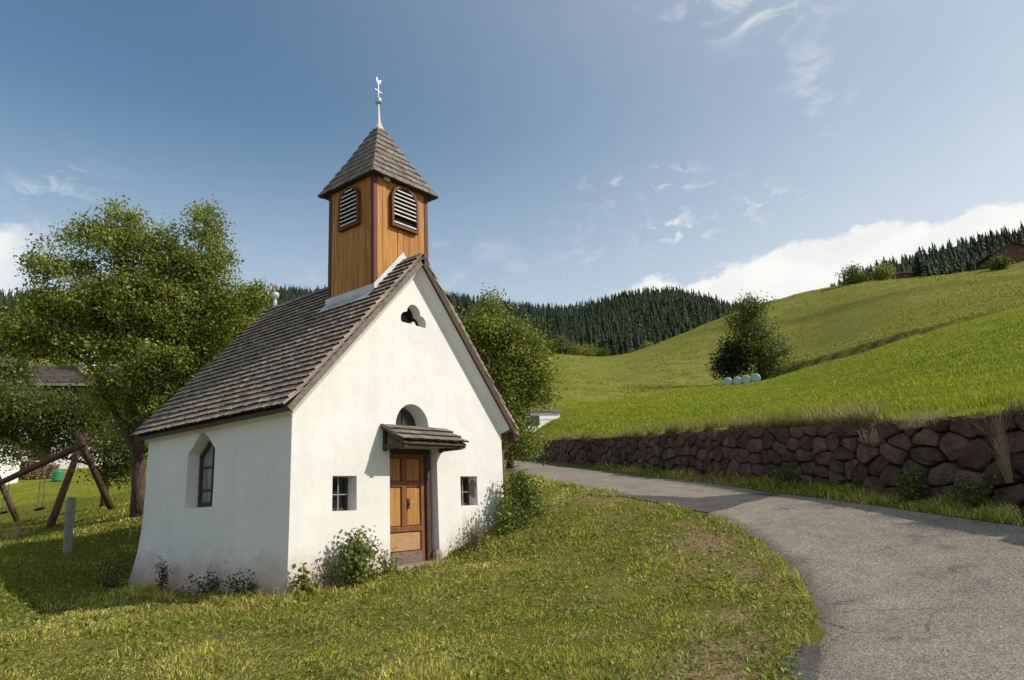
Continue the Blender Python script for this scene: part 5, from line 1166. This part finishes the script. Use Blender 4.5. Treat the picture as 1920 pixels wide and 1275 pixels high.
def meadow_grass():
    rng = np.random.default_rng(203); n = 260000
    a = rng.uniform(azf(930, 800, 50), azf(2000, 700, 50), n); r_ = 10*np.exp(rng.random(n)*math.log(100/10)); x, y = polar_xy(a, r_); q = np.stack([x, y], 1); of, s_ = off_s(q)
    ok = (of > WALL_OFF+.2); x, y, r_, of, s_ = x[ok], y[ok], r_[ok], of[ok], s_[ok]; n = len(x); zm = meadow(np.stack([x, y], 1))
    zt = np.interp(s_, _WS, _WZ); t = sstep((of-WALL_OFF-.15)/1.6); z = np.where(of < WALL_OFF+2.9, zt*(1-t)+(zm+.03)*t, zm)
    tf = fbm(x*.7, y*.7)*.6+fbm(x*.13, y*.13)*.4; h = (.05+.13*sstep((tf-.38)*4))*(.5+.8*rng.random(n)); w_ = .011*np.clip(r_/10, 1, 7)
    lim = np.interp(a[ok], [AZ_LEFT, .05, BANK1[0], BANK1[-1]], [60, 75, 98, 72]); far = sstep((r_-lim)/4)[:, None]
    c0 = np.array((.185, .250, .012)); c1 = np.array((.34, .36, .026)); f0 = np.array((.24, .26, .03)); f1 = np.array((.38, .35, .06)); u_ = (sstep((tf-.3)*2.4)*.6+rng.random(n)*.4)[:, None]
    c = (c0*(1-u_)+c1*u_)*(1-far)+(f0*(1-u_)+f1*u_)*far; c *= .5+1.0*rng.random((n, 1))
    tag(blades('meadow_grass', x, y, z, h, w_, c, rng, .55), 'lush uneven grass on the slope above the stone wall', 'grass', kind='stuff')
    n = 90000; a = rng.uniform(azf(1000, 700, 150), azf(2000, 600, 150), n); r_ = rng.uniform(95, 235, n); x, y = polar_xy(a, r_); z = meadow(np.stack([x, y], 1))
    tf = fbm(x*.25, y*.25)*.5+fbm(x*.05, y*.05)*.5; u_ = (tf*.6+rng.random(n)*.4)[:, None]; c = (np.array((.17, .21, .025))*(1-u_)+np.array((.36, .33, .06))*u_)*(.6+.8*rng.random((n, 1)))
    tag(blades('far_meadow_grass', x, y, z-.04, (.10+.30*sstep((tf-.4)*4))*(.6+.8*rng.random(n)), .16*np.ones(n), c, rng, .6), 'fine grass of the far meadow on the hill', 'grass', kind='stuff')
    # dry fringe hanging over the top of the wall
    n = 20000; s_ = rng.uniform(-8.4, 46, n); s_ = np.where(rng.random(n) < .6, rng.uniform(-8.4, 12, n), s_); o_ = WALL_OFF+.16+np.abs(rng.normal(size=n))*.30; q = Q0[:2]+np.outer(s_, _rdh)+RN[:2]*o_[:, None]; z = np.interp(s_, _WS, _WZ)-.05+.05*rng.random(n)
    cl = sstep((fbm(s_*1.3, s_*0+5)-.40)*4); h = (.05+.28*cl)*(.5+.8*rng.random(n)); u_ = rng.random((n, 1)); u2 = (fbm(s_*.6+40, s_*0+9)[:, None]*.7+.5*u_).clip(0, 1)
    u2 = u2**1.7; c = np.array((.17, .21, .03))*(1-u2)+np.array((.40, .31, .14))*u2; rz_ = np.hypot(q[:, 0]-CAM[0], q[:, 1]-CAM[1])
    tag(blades('dry_grass_fringe', q[:, 0], q[:, 1], z, h*np.where(rng.random(n) < .25, 1.5, .75), .011*np.clip(rz_/10, 1, 4), c*(.7+.5*rng.random((n, 1))), rng, .8), 'dry straw-coloured grass fringe along the top of the stone wall', 'grass', kind='stuff')
meadow_grass()
def tuft(name, label, c, n, h, spread, cols, seed, lean=.35, w_=.006):
    rng = np.random.default_rng(seed); c = np.asarray(c, float); x = c[0]+rng.normal(size=n)*spread; y = c[1]+rng.normal(size=n)*spread
    cc_ = pal(rng, n, cols); o = blades(name, x-c[0], y-c[1], np.zeros(n), h*(.5+.6*rng.random(n)), np.full(n, w_), cc_, rng, lean); o.location = c.tolist(); tag(o, label, 'grass tuft'); return o
STRAW = [(.26, .20, .10), (.40, .31, .17), (.52, .43, .27)]
qt = wall_pt(1884, 862, WALL_OFF-.16); tuft('dry_grass_tuft', 'tall pale dry grass tuft hanging on the stone wall near the right edge', qt-np.array([0, 0, .35]), 130, 1.25, .022, STRAW, 301, .22, .006)
qt = wall_pt(1640, 815, WALL_OFF-.1); tuft('dry_grass_tuft', 'small pale dry grass tuft on the middle of the stone wall', qt-np.array([0, 0, .15]), 90, .42, .10, STRAW, 302, .7, .006)
qt = wall_pt(1735, 790, WALL_OFF+.1); tuft('dry_grass_tuft', 'dense dry grass cushion on top of the stone wall left of the tall tuft', qt-np.array([0, 0, .1]), 300, .40, .22, STRAW, 303, .7, .006)
qt = hit(30, 1012); tuft('dry_grass_tuft', 'light dry grass tuft on the lawn near the swings at the left edge', qt, 160, .40, .12, STRAW, 304, .9, .008)
qt = np.array([4.05, -.22, gz(4.05, -.22)]); tuft('dry_grass_tuft', 'thin dry stalks standing under the right front window', qt, 60, .75, .12, STRAW, 305, .18, .006)
# small wild flowers
def flowers(name, label, spots, col, size, seed, hh):
    rng = np.random.default_rng(seed); V_, F_, C_ = [], [], []; 
    for x, y in spots:
        z = float(ground([x], [y])[0]); h = hh*(.6+.6*rng.random()); o = len(V_); top = np.array([x+rng.normal()*.03, y+rng.normal()*.03, z+h]); s = size*(.7+.6*rng.random())
        V_ += [(x-.002, y, z), (x+.002, y, z), tuple(top)]; C_ += [(.06, .09, .02)]*3; F_.append((o, o+1, o+2))
        for k in range(5):
            a = k*1.2566+rng.random(); p1 = top+np.array([math.cos(a)*s, math.sin(a)*s, .006*rng.normal()+.004]); p2 = top+np.array([math.cos(a+.8)*s, math.sin(a+.8)*s, .004]); o = len(V_); V_ += [tuple(top), tuple(p1), tuple(p2)]; C_ += [col]*3; F_.append((o, o+1, o+2))
    tag(link(name, mesh_np(name, V_, np.array(F_, np.int32), LEAF, False, np.array(C_))), label, 'flowers', kind='stuff')
rf = random.Random(77); spots = []
for u, v, su, sv, n in ((520,1115,40,14,16),(85,1045,30,10,8),(450,1125,60,14,12),(300,1230,200,30,8),(1010,930,40,40,14),(970,885,40,12,10),(200,1190,160,40,8),(270,975,24,12,8)):
    for _k in range(n):
        q = hit(u+rf.gauss(0, su*.5), v+rf.gauss(0, sv*.5)); 
        if not bool(in_chapel(q[0], q[1])): spots.append((q[0], q[1]))
flowers('white_flowers', 'small white wild flowers dotted through the grass round the chapel', spots, (.75, .75, .68), .022, 401, .16)
spots = []
for u, v, su, sv, n in ((330,1128,120,10,34),(150,1125,60,16,14),(200,1165,160,24,16)):
    for _k in range(n):
        q = hit(u+rf.gauss(0, su*.5), v+rf.gauss(0, sv*.5)); 
        if not bool(in_chapel(q[0], q[1])): spots.append((q[0], q[1]))
flowers('yellow_flowers', 'small yellow wild flowers in the grass along the shaded side wall', spots, (.65, .50, .03), .016, 402, .14)

# ------------------------------------------------------------------ swing frame, post and farm at the left
def gp(u, v, d): q = P(u, v, d); q[2] = gz(q[0], q[1]); return q
def swing_set():
    apex = P(152, 822, 20.2); f1 = gp(93, 990, 19.2); f2 = gp(210, 957, 21.2)
    root = empty('swing_frame', (f1+f2)/2, 'brown log swing frame with crossed legs on the garden lawn', 'swing')
    def leg(a, b, r0, r1): d = (b-a)/np.linalg.norm(b-a); MB().tube([a-d*.15, a+(b-a)*.33, a+(b-a)*.66, b+d*.22], [r0, r0*.97, r1*1.04, r1], 10).build('leg', LOG, root, True)
    leg(f1, apex+np.array([.06, .03, 0]), .10, .085); leg(f2, apex-np.array([.06, .03, 0]), .10, .085)
    a2 = P(-16, 868, 24.6); g1 = gp(34, 976, 24.6); g2 = gp(-52, 985, 24.2); leg(g1, a2, .10, .085); leg(g2, a2, .10, .085)
    bl = P(150, 836, 20.2); br = P(-14, 912, 24.6); MB().tube([bl+(bl-br)*.03, bl*.5+br*.5, br-(bl-br)*.03], [.095, .10, .095], 10).build('crossbeam', LOG, root, True)
    for k, t in enumerate((.36, .80)):
        pb = bl*(1-t)+br*t; side = (br-bl)/np.linalg.norm(br-bl); seat = pb.copy(); seat[2] = gz(pb[0], pb[1])+.42
        s = MB().bar(seat-side*.22, seat+side*.22, .18, .035).build('swing_seat', DARKWOOD, root, bevel=.006)
        for sg in (-1, 1): MB().tube([seat+side*.2*sg, pb+side*.2*sg], .012, 5).build('rope', GREYPOST, root)
swing_set()
pb = gp(125, 1040, 16.0); fp = empty('fence_post', pb, 'squared grey weathered post standing in the grass left of the chapel', 'post')
MB().bar(pb-np.array([0, 0, .3]), pb+np.array([-.02, -.02, 1.25]), .16, .13, (0, 1, 0)).build('shaft', GREYPOST, fp, bevel=.015)
MB().bar(pb+np.array([-.02, -.02, 1.252]), pb+np.array([-.02, -.02, 1.272]), .15, .12, (0, 1, 0)).build('cap', GREYPOST, fp, bevel=.004)

def on_meadow(u, v, d): q = P(u, v, d); a, r_ = polar(q[None]); q[2] = mz(q[0], q[1]) if r_[0] > 37 else gz(q[0], q[1]); return q
def house(name, label, base, yaw, wx, wy, h0, h1, rise, over, mat0, mat1, roofm, wins, group=None, chim=None, door=None):
    """two-storey gabled house; local x along the ridge. wins: (face, position, z, width, height)"""
    root = empty(name, base, label, 'house' if 'barn' not in name and 'shed' not in name else name.split('_')[-1], group); M4 = Matrix.Translation(Vector([float(v) for v in base]))@Matrix.Rotation(yaw, 4, 'Z')
    def T(b): b.v = [tuple(M4@Vector(v)) for v in b.v]; return b
    T(MB().box(-wx/2, wx/2, -wy/2, wy/2, -1.5, h0)).build('lower_wall', mat0, root)
    T(MB().prism([(-wy/2-.04, h0), (wy/2+.04, h0), (wy/2+.04, h1), (0, h1+rise), (-wy/2-.04, h1)], 0, -wx/2-.04, wx/2+.04)).build('upper_wall', mat1, root)
    sl_ = rise/(wy/2); rf_ = MB()
    for sg in (-1, 1):
        e = (sg*(wy/2+over), h1-sl_*over+.04); t = (0, h1+rise+.04); q = [e, t, (t[0], t[1]+.16), (e[0], e[1]+.16)]
        rf_.prism(q, 0, -wx/2-over, wx/2+over)
    r_ = T(rf_).build('roof', roofm, root)
    nb = int((wy/2+over)/.35)
    for sg in (-1, 1):
        bt = MB()
        for k in range(nb):
            y = sg*(k+.5)/nb*(wy/2+over); z = h1+rise-abs(y)*sl_+.21; bt.bar((-wx/2-over, y, z), (wx/2+over, y, z), .30, .04)
        ob = T(bt).build('tile_courses', roofm, r_); ob['kind'] = 'stuff'
    for face, p_, z, w_, hh in wins:
        if face in '+-': s = 1 if face == '+' else -1; b0 = (p_-w_/2, p_+w_/2, *sorted((s*(wy/2+.0), s*(wy/2+.09))), z, z+hh); g0 = (p_-w_/2+.08, p_+w_/2-.08, *sorted((s*(wy/2+.05), s*(wy/2+.11))), z+.08, z+hh-.08)
        else: s = 1 if face == 'R' else -1; b0 = (*sorted((s*(wx/2), s*(wx/2+.09))), p_-w_/2, p_+w_/2, z, z+hh); g0 = (*sorted((s*(wx/2+.05), s*(wx/2+.11))), p_-w_/2+.08, p_+w_/2-.08, z+.08, z+hh-.08)
        w0 = T(MB().box(*b0)).build('window', DARKWOOD, root); T(MB().box(*g0)).build('pane', GLASS, w0)
    if chim:
        for cx, cy, cz0, cz1, cw in chim:
            c_ = T(MB().box(cx-cw, cx+cw, cy-cw, cy+cw, cz0, cz1)).build('chimney', HOUSEWHITE, r_); T(MB().box(cx-cw-.08, cx+cw+.08, cy-cw-.08, cy+cw+.08, cz1, cz1+.1)).build('chimney_cap', TILE, r_)
    if door: T(MB().box(door[0], door[1], *sorted((door[2], door[3])), -.3, door[4])).build('door', DARKWOOD, root)
    return root
hb_ = on_meadow(70, 868, 50); yw = math.atan2(RH[1], RH[0])
house('farmhouse', 'alpine farmhouse with white ground floor and dark timber upper storey behind the trees', hb_, yw+.30, 11.5, 8.5, 3.0, 5.2, 1.8, 1.1, HOUSEWHITE, DARKWOOD, TILE,
      [('-', -3.5, 1.0, 1.0, 1.2), ('-', -1.0, 1.0, 1.0, 1.2), ('-', 3.6, 1.0, 1.0, 1.2), ('-', -2.5, 3.5, .9, 1.1), ('-', 1.2, 3.5, .9, 1.1), ('R', -1.5, 3.6, .9, 1.1)], chim=[(3.0, -1.8, 5.4, 8.2, .42)], door=(.9, 2.0, -4.25, -4.34, 2.1))
sb_ = on_meadow(-62, 890, 38); house('garden_shed', 'low white shed with dark slab roof at the left picture edge', sb_, yw+.1, 3.6, 3.0, 1.2, 2.2, .35, .5, HOUSEWHITE, HOUSEWHITE, DARKWOOD, [('-', .9, .6, .7, .7)])
# firewood stack: split logs, cut ends towards the lawn
def woodpile():
    c = on_meadow(66, 890, 41); root = empty('firewood_stack', c, 'stack of split firewood in front of the farmhouse', 'firewood'); rng = random.Random(9); ex = Vector(RH.tolist()); ed = Vector(FH.tolist())
    for r in range(8):
        n = 15-(r > 5)*4-(r > 6)*3
        for k in range(n):
            p_ = Vector(c.tolist())+ex*((k-7)*.165+rng.uniform(-.02, .02)+(r % 2)*.08)+Vector((0, 0, .05+r*.135+rng.uniform(-.012, .012)))+ed*rng.uniform(-.06, .06)
            m_ = MB(); q0, q1 = p_-ed*.28, p_+ed*.28; n_ = rng.choice((3, 4, 5)); ph = rng.random()*6; rad = rng.uniform(.06, .085); vs = []
            for q in (q0, q1):
                for j in range(n_): t = ph+6.283*j/n_; vs.append(q+ex*(math.cos(t)*rad)+Vector((0, 0, math.sin(t)*rad)))
            m_.add(vs, [[j, (j+1) % n_, n_+(j+1) % n_, n_+j] for j in range(n_)]+[list(range(n_))[::-1], list(range(n_, 2*n_))]).build('log', FIREWOOD, root)
FIREWOOD = mat_noise('split_wood', [(.3, (.20, .12, .07)), (.7, (.42, .29, .18))], 6, rough=.85, bump=.3, tint=.35)
woodpile()
c = on_meadow(108, 892, 39); wb = empty('water_barrel', c, 'green plastic water barrel beside the firewood stack', 'barrel')
MB().lathe(c, [(.24, 0), (.28, .08), (.29, .5), (.30, .52), (.28, .56), (.26, .58)], 18).build('body', PLASTICGREEN, wb, True); MB().lathe(c+np.array([0, 0, .58]), [(.29, 0), (.29, .035), (.25, .05)], 18).build('lid', PLASTICGREEN, wb)

# ------------------------------------------------------------------ bales, hut and hill farm
for k, (u, lab) in enumerate(((1364, 'wrapped bale, lowest and leftmost of the four in the row'), (1382, 'second wrapped bale from the left in the row of four'), (1399, 'third wrapped bale from the left in the row of four'), (1416, 'wrapped bale, highest and rightmost of the four in the row'))):
    q = P(u, 717-4.2*k, 95-k*.3); q[2] = mz(q[0], q[1])-.05; root = empty('wrapped_bale', q, 'pale green '+lab, 'bale', 'pale green wrapped round bales'); a = math.radians(35+rf.uniform(-10, 10)); r_ = .60
    ax_ = Vector((FH+RH*.25).tolist()).normalized(); sx = Vector((-ax_.y, ax_.x, 0)); vs = []; fs = []; prof = [(-.60, .02), (-.60, .50), (-.55, .62), (-.3, r_), (0, r_*1.01), (.3, r_), (.55, .62), (.60, .50), (.60, .02)]; n = 20; cq = Vector(q.tolist())+Vector((0, 0, r_*.96))
    for (l, rr_) in prof:
        for j in range(n): t = 6.283*j/n; vs.append(cq+ax_*l+(sx*math.cos(t)+Vector((0, 0, 1))*math.sin(t))*rr_)
    for i in range(len(prof)-1):
        for j in range(n): fs.append([i*n+j, i*n+(j+1) % n, (i+1)*n+(j+1) % n, (i+1)*n+j])
    MB().add(vs, fs).build('wrapping', WRAP, root, True)
    MB().add([cq+ax_*-.615+(sx*math.cos(6.283*j/n)+Vector((0, 0, 1))*math.sin(6.283*j/n))*.30 for j in range(n)], [list(range(n))]).build('wrap_fold', WRAP, root)
hq = on_meadow(1005, 792, 56); house('white_shed', 'small white building with flat brown roof half hidden by the tree', hq+np.array([0, 0, -.2]), yw+.35, 2.9, 2.6, .9, 1.5, .2, .25, HOUSEWHITE, HOUSEWHITE, TILE, [('-', -.6, .5, .7, .7)])
bq = on_meadow(1888, 497, 184); house('hilltop_barn', 'brown timber barn with wide gable roof on the hilltop at the right edge', bq+np.array([0, 0, -.3]), yw+1.45, 8.0, 10.5, 1.2, 2.3, 2.6, 1.0, LOG, BARNWOOD if 'BARNWOOD' in globals() else LOG, DARKWOOD, [('L', -1.8, 2.2, 1.1, .9), ('L', 1.8, 2.2, 1.1, .9), ('L', 3.0, .3, .8, .9)])
bq = on_meadow(1688, 528, 215); house('hill_shed', 'low dark roof just showing over the hill crest between the skyline trees', bq+np.array([0, 0, -.4]), yw+.1, 7.0, 5.0, 1.0, 1.6, 1.0, .6, DARKWOOD, DARKWOOD, DARKWOOD, [('-', 0, .4, .8, .7)])
